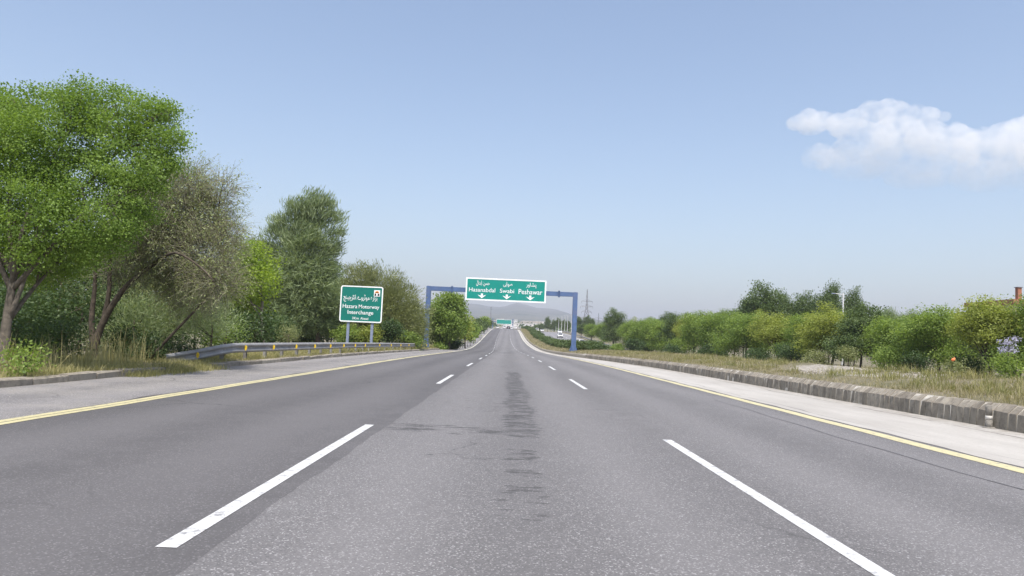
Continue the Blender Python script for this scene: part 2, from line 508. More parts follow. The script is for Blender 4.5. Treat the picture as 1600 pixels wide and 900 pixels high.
# ------------------------------------------------------------------ the setting: ground, roads, hills
def grid_mesh(name, rows, mat, attr=None):
    """rows: list of equally long lists of points"""
    nr, nc = len(rows), len(rows[0])
    V = np.array([[tuple(p) for p in r] for r in rows], dtype=np.float32).reshape(-1, 3)
    i = np.arange(nr - 1)[:, None] * nc + np.arange(nc - 1)[None, :]
    F = np.stack([i, i + 1, i + nc + 1, i + nc], -1).reshape(-1, 4)
    me = np_mesh(name, V, F, mat, smooth=True)
    if attr is not None:
        a = me.attributes.new('gravel', 'FLOAT', 'POINT')
        a.data.foreach_set('value', np.array([attr(*v) for v in V], dtype=np.float32))
    return me

def yrange(a, b):
    out, y = [], a
    while y < b:
        out.append(y)
        y += 1.0 if y < 110 else 5.0 if y < 460 else 40.0 if y < 1200 else 250.0
    return out + [b]

YG = yrange(-40, 8500)
def ground_offs(Y):
    k = K(Y)
    o = [-9000, -4000, -1500, -500, -200, -100, -60, -40, -30, -20, -16, -14, -12.5, -11, -10, -9.2, -8.6, -8.36, -8.3, -7, -4, 0, 4, k - .3, k + .02, k + .05]
    a = k + .29
    o += [a + (11.3 - a) * t / 9 for t in range(10)]
    o += [11.8, 12.2, 12.6, 13.0, 13.6, 16, 19, 22, 25.2, 26.2, 27.5, 29, 33, 40, 60, 100, 200, 500, 1500, 4000, 9000]
    return o
def bumpiness(x, y):
    return .035 * math.sin(1.7 * x + .6 * y) * math.sin(.9 * y + .4 * x) + .03 * math.sin(.53 * y + 1.1 * x)
def gravel_at(x, y, z):
    off = x - XC(y)
    if not (8 < off < 13 and 10 < y < 40): return 0.0
    return max(0.0, 1 - ((off - 10.7) / 1.5) ** 2 - ((y - 23.0) / 5.5) ** 2) * 1.1
rows = []
for Y in YG:
    r = []
    for o in ground_offs(Y):
        z = prof(o, Y)
        if o < -8.6 or K(Y) + .3 < o < 12.4 or 26 < o < 100: z += bumpiness(XC(Y) + o, Y)
        r.append(P(o, Y, z))
    rows.append(r)
tag(link('ground', grid_mesh('ground', rows, M['ground'], gravel_at)), kind='structure')

YR = [y for y in yrange(-30, 1400)]
def strip(name, offs, mat, parent=None, ys=YR, thick=False):
    rows = [[P(o(Y) if callable(o) else o, Y, z) for o, z in offs] for Y in ys]
    return link(name, grid_mesh(name, rows, mat), parent)
def seam(Y): return -1.47 + .012 * math.sin(Y * 2.1) + .008 * math.sin(Y * 7.3 + 1)
road = tag(strip('road', [(-5.66, 0), (-1.4, 0), (2, 0), (5.72, 0)], M['asphalt']), kind='structure')
YF = [y for y in np.arange(-30, 60, .25)] + [y for y in YR if y >= 60]
strip('asphalt_overlay', [(-5.64, .003), (-3.4, .004), (seam, .0008)], M['asphalt_dark'], road, YF)
tag(strip('road_shoulder', [(-8.32, -.002), (lambda Y: -5.6 + .05 * math.sin(Y * .9) + .03 * math.sin(Y * 3.1), .005)], M['shoulder'], None, YF), kind='structure')
sh = tag(strip('concrete_shoulder', [(lambda Y: 5.62 + .03 * math.sin(Y * 1.3) + .02 * math.sin(Y * 4.1), .005), (lambda Y: K(Y) + .06, .012)], M['concrete'], None, YF), kind='structure')
strip('pavement_joint', [(-5.5, .0095), (5.7, .0095)], M['joint'], road, [106.4, 107.0])

# painted lines
def edge_line(off, w, z, mat, a, b, parent=road, wob=.012):
    ys = [y for y in np.arange(a, min(b, 60), .5)] + [y for y in YR if max(a, 60) <= y <= b]
    return strip('edge_line', [(lambda Y: off - w / 2 + wob * math.sin(Y * 1.9 + off), z), (lambda Y: off + w / 2 + wob * math.sin(Y * 1.9 + off), z)], mat, parent, ys)
edge_line(-5.50, .115, .0075, M['yellow_line'], -20, 74)
edge_line(-5.365, .115, .0075, M['yellow_line'], -20, 74)
edge_line(5.41, .24, .004, M['yellow_line'], -20, 74)
edge_line(-5.43, .25, .0085, M['pale_line'], 74, 1000)
edge_line(5.41, .25, .006, M['pale_line'], 74, 1000)
def dash(off, a, b, z):
    n = max(2, int((b - a) / .4))
    ys = [a + (b - a) * i / n for i in range(n + 1)]
    return strip('lane_dash', [(off - .055, z), (off + .055, z)], M['white_line'], road, ys)
ends_l = [(-9.5, -5.0), (3.82, 9.3), (18.2, 22.9), (31.0, 35.3)]
ends_r = [(-9.5, -5.0), (2.2, 9.1), (18.6, 23.4), (31.0, 35.4)]
y = 43.6
while y < 420:
    ends_l.append((y, y + 4.5)); ends_r.append((y, y + 4.5)); y += 12.4
for a, b in ends_l: dash(-1.69, a, b, .0045)
for a, b in ends_r: dash(1.985, a, b, .003)
# old ghost line left of the second lane and thin tar seam in the right lane
strip('tar_seam', [(lambda Y: 4.62 + .05 * math.sin(Y * .5) + .02 * math.sin(Y * 2.3), .003), (lambda Y: 4.638 + .05 * math.sin(Y * .5) + .024 * math.sin(Y * 2.3), .003)], M['joint'], road, [y for y in np.arange(4, 17, .25)])

opp = tag(strip('opposite_carriageway', [(OPP_L - .9, OPP_Z), (OPP_R + .6, OPP_Z)], M['opp']), kind='structure')
def opp_line(off, w): return strip('edge_line', [(off - w / 2, OPP_Z + .008), (off + w / 2, OPP_Z + .008)], M['pale_line'], opp, [y for y in YR if y < 700])
opp_line(OPP_L + .1, .26); opp_line(OPP_R - .6, .26)
for off in (17.6, 21.1):
    for k in range(40):
        a = 60 + 12.4 * k
        link('lane_dash', grid_mesh('lane_dash', [[P(off - .07, yy, OPP_Z + .008), P(off + .07, yy, OPP_Z + .008)] for yy in (a, a + 4.5)], M['white_line']), opp)

# hills: the ridge line read from the photo and set at its own distance
RIDGE_Y = 5200.0
rp = [(200, 505), (400, 494), (520, 484), (620, 478), (680, 477), (725, 474), (745, 475), (765, 479), (785, 480), (800, 475), (808, 473), (822, 476), (838, 481), (860, 482), (872, 484), (884, 490), (896, 496), (915, 500), (960, 503), (1040, 500), (1130, 505), (1250, 507), (1400, 508), (1600, 520), (1900, 540)]
rx, rz = [], []
for px, py in rp:
    q = at_y(px, py, RIDGE_Y); rx.append(q.x); rz.append(q.z)
xs = np.linspace(-4200, 5600, 260)
ys = np.concatenate([np.linspace(1500, 5200, 60), np.linspace(5300, 8000, 20)])
ph = RNG.uniform(0, 6.28, 12)
def hnoise(x, y):
    s = 0
    for i in range(6):
        f = .0016 * 1.8 ** i
        s += math.sin(f * x * 1.1 + ph[i] + 1.7 * math.sin(f * .7 * y + ph[i + 6])) * math.cos(f * y + ph[i + 6]) / 1.7 ** i
    return s
hr = []
for Y in ys:
    r = []
    for x in xs:
        top = float(np.interp(x, rx, rz))
        base = Z0(Y) - 4
        if Y <= RIDGE_Y:
            t = max(0.0, (Y - 1900) / (RIDGE_Y - 1900))
            t = t ** 1.5 * (1 + .16 * hnoise(x, Y) * (1 - t))
        else:
            t = max(0, 1 - ((Y - RIDGE_Y) / 2900) ** 1.4)
        bridge = base if Y <= RIDGE_Y else Z0(RIDGE_Y) - 4
        r.append((x, Y, bridge + (top - Z0(RIDGE_Y) + 4 - 0) * t + (2.5 * hnoise(x * 5, Y * 5) * min(1, t * 4) if Y < RIDGE_Y else 0)))
    hr.append(r)
tag(link('hills', grid_mesh('hills', hr, M['hill'])), kind='structure')

# ------------------------------------------------------------------ kerbs
def kerb_profile(h, ch=.155, chz=.125, back=.30):
    return [(0, -.02), (.02, h - chz), (ch, h), (back, h), (back, -.02)]
def kerb_block_mesh(length, h, prof_pts, jit, seed):
    rr = random.Random(seed)
    V, F = [], []
    n = len(prof_pts)
    for yy in (0, length):
        for (x, z) in prof_pts:
            V.append((x + rr.uniform(-jit, jit), yy + (rr.uniform(-jit, jit) * .5), z + (rr.uniform(-jit, jit) if z > 0 else 0)))
    F.append(tuple(range(n))); F.append(tuple(range(2 * n - 1, n - 1, -1)))
    for i in range(n):
        j = (i + 1) % n
        F.append((j, i, n + i, n + j))
    return np_mesh('kerb_block', V, F, M['kerb'])
H_K = .42
mk = strip('median_kerb', [(lambda Y: K(Y) + .008, -.02), (lambda Y: K(Y) + .027, H_K - .137), (lambda Y: K(Y) + .161, H_K - .009), (lambda Y: K(Y) + .285, H_K - .012)], M['mortar'], None, [y for y in YR if y < 70])
tag(mk, kind='structure')
PITCH_K = .20
kb = [kerb_block_mesh(PITCH_K - .024, H_K, kerb_profile(H_K), .008, s) for s in range(6)]
yk = 7.4
for i in range(299):
    o = link('kerb_block', kb[random.randrange(6)], mk)
    o.location = P(K(yk) + random.uniform(-.006, .006), yk, random.uniform(-.012, .008))
    o.rotation_euler = (0, 0, math.atan2(-(XC(yk + 1) + K(yk + 1) - XC(yk) - K(yk)), 1.0) + random.uniform(-.015, .015))
    yk += PITCH_K
fk = strip('far_kerb', [(lambda Y: K(Y), -.02), (lambda Y: K(Y) + .02, .26), (lambda Y: K(Y) + .1, .36), (lambda Y: K(Y) + .3, .36)], M['kerb'], None, [y for y in YR if 66 < y < 600])
tag(fk, kind='structure')

vk = tag(strip('verge_kerb', [(-8.40, -.1), (-8.40, .05), (-8.58, .05)], M['kerb'], None, [y for y in YR if y < 126]), kind='structure')
kl = [kerb_block_mesh(.97, .15, [(-.17, -.06), (-.17, .15), (-.025, .15), (0, .125), (0, -.06)], .012, s + 50) for s in range(5)]
yk = 4.0
while yk < 122:
    gap = (16.0 < yk < 16.9) or (17.9 < yk < 20.6)
    if not gap:
        o = link('kerb_block', kl[random.randrange(5)], vk)
        o.location = P(-8.26 + random.uniform(-.015, .015), yk, random.uniform(-.03, .005))
        o.rotation_euler = (0, random.uniform(-.03, .03), math.atan2(-(XC(yk + 1) - XC(yk)), 1.0) + random.uniform(-.015, .015))
    yk += .995
fk2 = tag(strip('far_verge_kerb', [(-8.26, -.05), (-8.26, .14), (-8.44, .14)], M['kerb'], None, [y for y in YR if 121 < y < 460]), kind='structure')

# ------------------------------------------------------------------ guardrails
WB = [(0, -.155), (.055, -.13), (.075, -.09), (.055, -.05), (.0, -.015), (0, .015), (.055, .05), (.075, .09), (.055, .13), (0, .155)]
def beam_piece(path, name, mat, parent):
    """path: list of (point, scale) - W section facing +x side of the path"""
    V, F = [], []
    n = len(WB)
    T = .006
    for i, (p, s) in enumerate(path):
        a = path[max(0, i - 1)][0]; b = path[min(len(path) - 1, i + 1)][0]
        t = (b - a); t.z = 0; t.normalize()
        side = Vector((t.y, -t.x, 0))
        for (u, v) in WB: V.append(p + side * u + Vector((0, 0, v * s)))
        for (u, v) in reversed(WB): V.append(p + side * (u - T) + Vector((0, 0, v * s * 1.01)))
    m = 2 * n
    for i in range(len(path) - 1):
        for k in range(m):
            q = (k + 1) % m
            F.append((i * m + k, i * m + q, (i + 1) * m + q, (i + 1) * m + k))
    F.append(tuple(range(m - 1, -1, -1))); e = (len(path) - 1) * m
    F.append(tuple(e + k for k in range(m)))
    return link(name, np_mesh(name, V, F, mat), parent)
half = MB()
pts = [(0, 0, -.1)] + [(math.sin(a) * .085, 0, -.1 * math.cos(a)) for a in np.linspace(.2, 2.94, 7)] + [(0, 0, .1)]
half.prism([Vector(p) for p in pts], Vector((0, .012, 0)))
half_me = np_mesh('reflector', half.V, half.F, M['reflector'])

def rail_h(Y, y0, zt):
    return zt if Y > y0 + 2.5 else zt - (1 - (Y - y0) / 2.5) * .34
def guardrail(label, off, y0, y1, zt, terminal, refl):
    g = empty('guardrail', P(off, y0, 0))
    tag(g, label, 'guardrail', 'steel guardrails along the left verge')
    org = P(off, y0, 0)
    def off_at(Y):
        return off - (max(0, 1 - (Y - y0) / 2.5) ** 1.5 * .75 if terminal else 0)
    Y = y0
    L = 4.0 if terminal else 8.0
    while Y < y1 - .1:
        e = min(Y + L, y1)
        n = max(2, int((e - Y + .15) / 1.0))
        path = []
        for i in range(n + 1):
            yy = Y + (e + .12 - Y) * i / n
            path.append((P(off_at(yy) + .0015 * (int(Y * 7) % 2), yy, rail_h(yy, y0, zt) if terminal else zt) - org, 1.0))
        beam_piece(path, 'rail_section', M['steel_rail'], g)
        # the lap joint: bolts
        if terminal and Y < 44:
            bl = MB()
            for dy in (.05, .22):
                for dz in (-.09, .09):
                    c = P(off_at(Y) + .078, Y + dy, (rail_h(Y, y0, zt) if terminal else zt) + dz) - org
                    bl.box(c, (.02, .035, .035))
            tag(bl.build('bolts', M['steel_rail'], g), kind='stuff')
        Y = e
    yy = y0 + 2.4
    while yy < y1:
        p = P(off_at(yy) - .09, yy, 0) - org
        top = (rail_h(yy, y0, zt) if terminal else zt) + .13
        mb = MB()
        mb.box((p.x - .05, p.y, p.z + top / 2 - .1), (.008, .12, top + .2))
        mb.box((p.x + .0, p.y - .056, p.z + top / 2 - .1), (.09, .008, top + .2))
        mb.box((p.x + .0, p.y + .056, p.z + top / 2 - .1), (.09, .008, top + .2))
        mb.build('post', M['steel_rail'], g)
        mb = MB().box((p.x + .062, p.y, p.z + top - .13), (.03, .1, .18))
        mb.build('spacer', M['steel_rail'], g)
        yy += 2.0 if terminal else 4.0
    if refl:
        yy = y0 + 1.0
        k = 0
        while yy < y1:
            o = link('reflector', half_me, g)
            o.location = P(off_at(yy) + .05, yy, rail_h(yy, y0, zt) if terminal else zt) - org
            yy += 2.9 if k < 8 else 5.0
            k += 1
    return g
guardrail('steel crash barrier with yellow reflectors and sloped end, below the green roadside sign', -8.75, 20.5, 80, .52, True, True)
guardrail('distant steel crash barrier along the left verge beyond the overhead gantry', -8.6, 112, 330, .62, False, False)

# ------------------------------------------------------------------ lettering
def text_mesh(s, w, h, shear=0.0, spacing=1.0):
    """text fitted into a w x h box (h = height of the ink), centred on the origin, facing -Y"""
    c = bpy.data.curves.new('lettering', 'FONT')
    c.body = s
    c.resolution_u = 3
    c.space_character = spacing
    c.offset = .004
    o = bpy.data.objects.new('lettering', c)
    COL.objects.link(o)
    bpy.context.view_layer.update()
    me = bpy.data.meshes.new_from_object(o.evaluated_get(bpy.context.evaluated_depsgraph_get()))
    bpy.data.objects.remove(o); bpy.data.curves.remove(c)
    n = len(me.vertices)
    co = np.zeros(n * 3, dtype=np.float32); me.vertices.foreach_get('co', co); co = co.reshape(-1, 3)
    x0, x1, y0, y1 = co[:, 0].min(), co[:, 0].max(), co[:, 1].min(), co[:, 1].max()
    X = (co[:, 0] - (x0 + x1) / 2) * w / (x1 - x0); Z = (co[:, 1] - (y0 + y1) / 2) * h / (y1 - y0)
    out = np.stack([X + shear * Z, np.zeros(n), Z], -1).astype(np.float32)
    me.vertices.foreach_set('co', out.ravel())
    me.update()
    me.materials.clear()
    me.materials.append(M['sign_white'])
    return me
def rtl(*cp): return ''.join(chr(c) if c else ' ' for c in reversed(cp))
U_HASAN = rtl(0xFEA3, 0xFEB4, 0xFEE6, 0, 0xFE8D, 0xFE91, 0xFEAA, 0xFE8D, 0xFEDD)
U_SWABI = rtl(0xFEBB, 0xFEEE, 0xFE8D, 0xFE91, 0xFBFD)
U_PESH = rtl(0xFB58, 0xFEB8, 0xFE8E, 0xFEED, 0xFEAD)
U_HAZ = rtl(0xFBA8, 0xFEB0, 0xFE8D, 0xFEAD, 0xFBA6, 0, 0xFEE3, 0xFEEE, 0xFB68, 0xFEAE, 0xFEED, 0xFBAE, 0, 0xFE8D, 0xFEE7, 0xFB69, 0xFEAE, 0xFB7C, 0xFBFF, 0xFEE8, 0xFE9E)
def put_text(parent, s, x, z, w, h, y=-.045, name='lettering', shear=0.0):
    o = link(name, text_mesh(s, w, h, shear), parent)
    o.location = (x, y, z)
    return o
def frame_mesh(name, w, h, t, d, parent, mat, y):
    mb = MB()
    mb.box((0, y, h / 2 - t / 2), (w, d, t)); mb.box((0, y, -h / 2 + t / 2), (w, d, t))
    mb.box((-w / 2 + t / 2, y, 0), (t, d, h - 2 * t)); mb.box((w / 2 - t / 2, y, 0), (t, d, h - 2 * t))
    return mb.build(name, mat, parent)

# ------------------------------------------------------------------ overhead gantry
GY = 84.0
gl, gr = at_y(667.5, 500, GY), at_y(897.5, 500, GY)
zl = at_y(671, 450.5, GY).z; zr = at_y(899, 460.5, GY).z
zb = (zl + zr) / 2
gz = Z0(GY)
g = empty('sign_gantry', (0, GY, gz))
tag(g, 'blue-grey overhead gantry spanning the road with green Hasanabdal, Swabi and Peshawar sign', 'sign gantry', 'overhead sign gantries')
zb -= gz
for px_, base in ((gl.x, .0), (gr.x, .5)):
    mb = MB()
    mb.bevel_box((px_, 0, (zb + .27 + base - .3) / 2), (.52, .5, zb + .27 - base + .3), .05)
    p = mb.build('post', M['steel_blue'], g)
    mb = MB()
    mb.box((px_, 0, base + .04), (.95, .95, .06))
    for dx, dy in ((1, 0), (-1, 0)):
        mb.prism([Vector((px_ + dx * .262, -.02, base + .07)), Vector((px_ + dx * .46, -.02, base + .07)), Vector((px_ + dx * .262, -.02, base + .75))], Vector((0, .04, 0)))
    mb.build('base_plate', M['steel_blue'], p)
mb = MB(); mb.box(((gl.x + gr.x) / 2, 0, zb), (gr.x - gl.x - .526, .46, .5)); beam = mb.build('beam', M['steel_blue'], g)
for px, py in ((706.5, 450), (873.5, 459)):
    x = x_at(px, py, GY)
    mb = MB()
    mb.box((x - .06, 0, zb), (.05, .7, .74)); mb.box((x + .06, 0, zb), (.05, .7, .74))
    for s in (-1, 1):
        for q in (-1, 1): mb.box((x, s * .3, zb + q * .31), (.2, .05, .05))
    mb.build('flange', M['steel_blue'], g)
c0 = at_y(790.5, 454, GY)
pw, phh = 9.12, 2.55
pan = MB().box((0, .0, 0), (pw, .06, phh)).build('sign_panel', M['sign_green'], g)
pan.location = (c0.x, -.55, c0.z - gz)
frame_mesh('border', pw + .02, phh + .02, .16, .075, pan, M['sign_white'], -.006)
mb = MB()
for x in np.linspace(-4.0, 4.0, 6): mb.box((x, .1, 0), (.08, .12, phh * .95))
for x in (-3, 0, 3): mb.box((x, .24, 0), (.1, .16, .3))
mb.build('bracket', M['steel_grey'], pan)
for x, w, s, us, uw in ((-2.70, 2.98, 'Hasanabdal', U_HASAN, 1.55), (.13, 1.62, 'Swabi', U_SWABI, 1.05), (2.80, 2.70, 'Peshawar', U_PESH, 1.15)):
    put_text(pan, s, x, -.08, w, .46 if s != 'Peshawar' else .56)
    put_text(pan, us, x + .05, .66, uw, .62, shear=-.15)
    a = MB()
    zz = -.76
    a.prism([Vector((x - .12, 0, zz + .27)), Vector((x - .12, 0, zz + .02)), Vector((x - .5, 0, zz + .12)), Vector((x, 0, zz - .27)), Vector((x + .5, 0, zz + .12)), Vector((x + .12, 0, zz + .02)), Vector((x + .12, 0, zz + .27))], Vector((0, .012, 0)))
    o = a.build('arrow', M['sign_white'], pan); o.location = (0, -.046, 0)

# second gantry, far
G2 = 552.0
g2 = empty('sign_gantry', (XC(G2), G2, Z0(G2)))
tag(g2, 'far overhead gantry with a green sign at the crest of the road', 'sign gantry', 'overhead sign gantries')
s1 = at_y(787.5, 503, G2)
for x in (x_at(770, 505, G2), x_at(801.5, 505, G2)):
    MB().box((x - XC(G2), 0, 4.0), (.55, .5, 8.6)).build('post', M['steel_blue'], g2)
xa, xb = x_at(770, 505, G2) - XC(G2), x_at(801.5, 505, G2) - XC(G2)
MB().box(((xa + xb) / 2, 0, s1.z - Z0(G2)), (xb - xa - .56, .46, .55)).build('beam', M['steel_blue'], g2)
p2 = MB().box((0, 0, 0), (11.2, .08, 3.5)).build('sign_panel', M['sign_green'], g2)
p2.location = (s1.x - XC(G2), -.6, s1.z - Z0(G2))
frame_mesh('border', 11.24, 3.54, .22, .1, p2, M['sign_white'], -.01)

# ------------------------------------------------------------------ roadside sign
SY = 58.0
tl, br = at_y(532.5, 447, SY), at_y(596.5, 505, SY)
sc = at_y(564.8, 475.3, SY)
sw, shh = 3.32, 2.84
gzs = ground_z(sc.x, SY)
rs = empty('road_sign', (sc.x, SY, gzs))
tag(rs, 'green roadside sign on two posts reading Hazara Motorway Interchange 3Km Ahead', 'road sign')
def round_rect(w, h, r, n=5):
    pts = []
    for cx, cz, a0 in ((w / 2 - r, h / 2 - r, 0), (-w / 2 + r, h / 2 - r, 90), (-w / 2 + r, -h / 2 + r, 180), (w / 2 - r, -h / 2 + r, 270)):
        for k in range(n + 1):
            a = rad(a0 + 90 * k / n)
            pts.append(Vector((cx + r * math.cos(a), 0, cz + r * math.sin(a))))
    return pts
for dx in (-.96, .92):
    MB().bevel_box((dx, .1, (sc.z - gzs) / 2 + .3), (.2, .16, sc.z - gzs + 1.6), .02).build('post', M['steel_grey'], rs)
sp = MB().prism(round_rect(sw, shh, .16), Vector((0, .04, 0))).build('sign_panel', M['sign_green2'], rs)
sp.location = (0, -.05, sc.z - gzs)
o_, i_ = round_rect(sw + .01, shh + .01, .17), round_rect(sw - .17, shh - .17, .1)
mb = MB(); n = len(o_)
V = o_ + i_ + [p + Vector((0, .02, 0)) for p in o_] + [p + Vector((0, .02, 0)) for p in i_]
F = []
for i in range(n):
    j = (i + 1) % n
    F += [(i, j, n + j, n + i), (2 * n + j, 2 * n + i, 3 * n + i, 3 * n + j), (j, i, 2 * n + i, 2 * n + j), (n + i, n + j, 3 * n + j, 3 * n + i)]
mb.add(V, F); b_ = mb.build('border', M['sign_white'], sp); b_.location = (0, -.015, 0)
put_text(sp, 'Hazara', -.88, -.19, 1.15, .31, -.012)
put_text(sp, 'Motorway', .62, -.23, 1.62, .38, -.012)
put_text(sp, 'Interchange', -.03, -.70, 2.02, .40, -.012)
put_text(sp, '3Km', -.40, -1.12, .52, .19, -.012)
put_text(sp, 'Ahead', .30, -1.12, .62, .19, -.012)
put_text(sp, U_HAZ, -.1, .46, 2.66, .62, -.012, shear=-.15)
em = MB().box((0, 0, 0), (.48, .012, .5)).build('emblem', M['sign_white'], sp); em.location = (1.19, -.012, .9)
mb = MB(); a = [(math.cos(t) * .17, 0, math.sin(t) * .17 + .02) for t in np.linspace(0, math.pi, 9)]
mb.prism([Vector(p) for p in a], Vector((0, .006, 0))); o = mb.build('emblem', M['orange'], sp); o.location = (1.19, -.026, .9)
mb = MB()
for s in (-1, 1): mb.prism([Vector((s * .2, 0, -.19)), Vector((s * .05, 0, -.19)), Vector((s * .06, 0, -.05)), Vector((s * .17, 0, .0))], Vector((0, .006, 0)))
mb.box((0, .003, .06), (.16, .006, .05)); o = mb.build('emblem', M['black'], sp); o.location = (1.19, -.036, .9)

# ------------------------------------------------------------------ delineator at the kerb
q = at_y(1499.5, 645, 12.6)
dl = empty('delineator_post', P(K(12.6) - .075, 12.55, 0))
tag(dl, 'short grey delineator post with a white band standing against the median kerb', 'delineator')
mb = MB(); mb.tube([(0, 0, -.02), (0, 0, .15)], [.062, .052], 10); mb.build('post', M['post_grey'], dl, True)
mb = MB(); mb.tube([(0, 0, .15), (0, 0, .215)], [.054, .054], 10); mb.build('reflective_band', M['post_white'], dl, True)
mb = MB(); mb.tube([(0, 0, .215), (0, 0, .38), (0, 0, .395)], [.05, .05, .035], 10); mb.build('post', M['post_grey'], dl, True)
mb = MB(); mb.tube([(0, 0, 0.008), (0, 0, .03)], [.11, .085], 12); mb.build('base', M['post_grey'], dl, True)

# ------------------------------------------------------------------ vegetation builders
def rand_unit(n):
    v = RNG.normal(size=(n, 3)); return v / np.linalg.norm(v, axis=1, keepdims=True)
def leaf_quads(c, d, nrm, L, Wd):
    """c centres, d long axis, nrm approx normals -> rhombic leaves"""
    d = d / (np.linalg.norm(d, axis=1, keepdims=True) + 1e-9)
    s = np.cross(d, nrm); s /= (np.linalg.norm(s, axis=1, keepdims=True) + 1e-9)
    L = np.asarray(L).reshape(-1, 1); Wd = np.asarray(Wd).reshape(-1, 1)
    V = np.stack([c - d * L / 2, c + s * Wd / 2 - d * L * .08, c + d * L / 2, c - s * Wd / 2 - d * L * .08], 1)
    n = len(c)
    F = np.arange(n * 4).reshape(n, 4)
    return V.reshape(-1, 3), F
def lobe_clusters(lobes, per_m2, shell=.5):
    """cluster centres spread through the lobes, denser at the shell"""
    C, Rr = [], []
    for (c, r) in lobes:
        rv = np.array(r if hasattr(r, '__len__') else (r, r, r))
        n = max(6, int(per_m2 * 12.6 * float(np.prod(rv)) ** (2 / 3)))
        u = rand_unit(n)
        t = shell + (1 - shell) * RNG.random(n) ** .6
        # uneven outline
        ang = np.arctan2(u[:, 1], u[:, 0])
        wob = 1 + .16 * np.sin(3 * ang + RNG.uniform(0, 6)) * np.cos(4 * u[:, 2] + RNG.uniform(0, 6)) + RNG.normal(0, .07, n)
        C.append(np.array(c) + u * rv * (t * wob)[:, None]); Rr.append(np.full(n, float(rv.mean())))
    return np.concatenate(C), np.concatenate(Rr)
def crown_mesh(name, lobes, mat, leaf, per_m2=3.0, per_cluster=34, spread=.30, mode='broad', shell=.5, aspect=.55):
    C, Rr = lobe_clusters(lobes, per_m2, shell)
    nC = len(C)
    tint = np.clip(RNG.normal(.5, .2, nC), 0, 1)
    size = RNG.uniform(.6, 1.35, nC)
    cnt = np.maximum(4, (per_cluster * size ** 2 * RNG.uniform(.6, 1.3, nC))).astype(int)
    idx = np.repeat(np.arange(nC), cnt)
    N = len(idx)
    g_ = np.clip(RNG.normal(size=(N, 3)), -1.7, 1.7) * (spread * size[idx])[:, None] * np.array([1, 1, .62])
    c = C[idx] + g_
    mean = np.mean([np.array(l[0]) for l in lobes], axis=0)
    outw = c - mean; outw /= (np.linalg.norm(outw, axis=1, keepdims=True) + 1e-6)
    if mode == 'broad':
        d = rand_unit(N) * np.array([1, 1, .7]) + rand_unit(nC)[idx] * .5 + outw * .35 + np.array([0, 0, -.35])
        cn = rand_unit(nC) * 1.0 + (C - mean) / (np.linalg.norm(C - mean, axis=1, keepdims=True) + 1e-6) * .5
        nr = rand_unit(N) * .55 + cn[idx] + np.array([0, 0, .45])
        L = leaf * RNG.uniform(.65, 1.35, N); Wd = L * aspect
    elif mode == 'feather':
        cl = rand_unit(nC) * .55 + np.array([0, 0, .55])
        cl += (C - mean) / (np.linalg.norm(C - mean, axis=1, keepdims=True) + 1e-6) * .7
        d = cl[idx] + rand_unit(N) * .5
        nr = rand_unit(N)
        L = leaf * RNG.uniform(.6, 1.5, N); Wd = L * aspect
    V, F = leaf_quads(c, d, nr, L, Wd)
    t = np.clip(tint[idx] + RNG.normal(0, .14, N), 0, 1)
    return np_mesh(name, V, F, mat, tint=t), C
def limb_mesh(base, top, r0, lobes, C, mat, n_sub=3, lean=None, twigs=True, seed=0, forks=None):
    rr = random.Random(seed)
    mb = MB()
    base, top = Vector(base), Vector(top)
    def curve(a, b, bow, n=5):
        mid = (a + b) / 2 + Vector((rr.uniform(-1, 1), rr.uniform(-1, 1), rr.uniform(-.2, .6))) * bow
        return [a * (1 - t) ** 2 + mid * 2 * t * (1 - t) + b * t * t for t in [i / n for i in range(n + 1)]]
    L = (top - base).length
    tr = curve(base, top, L * .09, 6)
    mb.tube([base - Vector((0, 0, .2))] + tr, [r0 * 1.5, r0 * 1.25] + [r0 * (1 - .42 * i / 6) for i in range(1, 7)], 9)
    order = sorted(lobes, key=lambda q: -(q[1] if not hasattr(q[1], '__len__') else sum(q[1]) / 3))
    tips = []
    for li, (c, r) in enumerate(order):
        c = Vector(c)
        minor = li >= 9 and tips
        st = min(tips, key=lambda q: (q - c).length) if minor else tr[rr.randint(3, 6)]
        rm = r if not hasattr(r, '__len__') else sum(r) / 3
        ln = (c - st).length
        if ln < .2: continue
        b = curve(st, c, ln * .16, 6)
        rb = min(r0 * .2, .012 + .012 * ln) if minor else min(r0 * .5, .022 + .022 * ln)
        if not minor: tips += [b[3], b[4], b[6]]
        mb.tube(b, [rb * (1 - .75 * i / 6) for i in range(7)], 6)
        if twigs and C is not None and len(C):
            near = [C[i] for i in np.argsort(np.linalg.norm(C - np.array(c), axis=1))[:60]]
            for k in range(n_sub):
                e = Vector(near[rr.randrange(len(near))])
                st2 = b[rr.randint(2, 6)]
                mb.tube(curve(st2, e, (e - st2).length * .2, 4), [rb * .38 * (1 - .8 * i / 4) for i in range(5)], 4)
    return np_mesh('trunk', mb.V, mb.F, mat, smooth=True)
def tree(name, base, label, cat, lobes, top, r0, leafmat, bark, leaf, group=None, per_m2=3.0, per_cluster=34, spread=.30, mode='broad', shell=.5, aspect=.55, n_sub=3, seed=0):
    """lobes and top in world coordinates; base = foot of the trunk"""
    base = Vector(base)
    lobes = [((Vector(c) - base)[:], r) for c, r in lobes]
    e = empty(name, base)
    tag(e, label, cat, group)
    cm, C = crown_mesh('crown', lobes, leafmat, leaf, per_m2, per_cluster, spread, mode, shell, aspect)
    link('crown', cm, e)
    if r0:
        link('trunk', limb_mesh((0, 0, -.1), Vector(top) - base, r0, lobes, C, bark, n_sub, seed=seed), e)
    return e
def PL(px, py, Y, rpx, sq=1.0, depth=1.0):
    """a crown lobe seen at a photo pixel, at distance Y with radius rpx photo pixels"""
    r = rpx * Y / FPX
    return (at_y(px, py, Y)[:], (r, r * depth, r * sq))
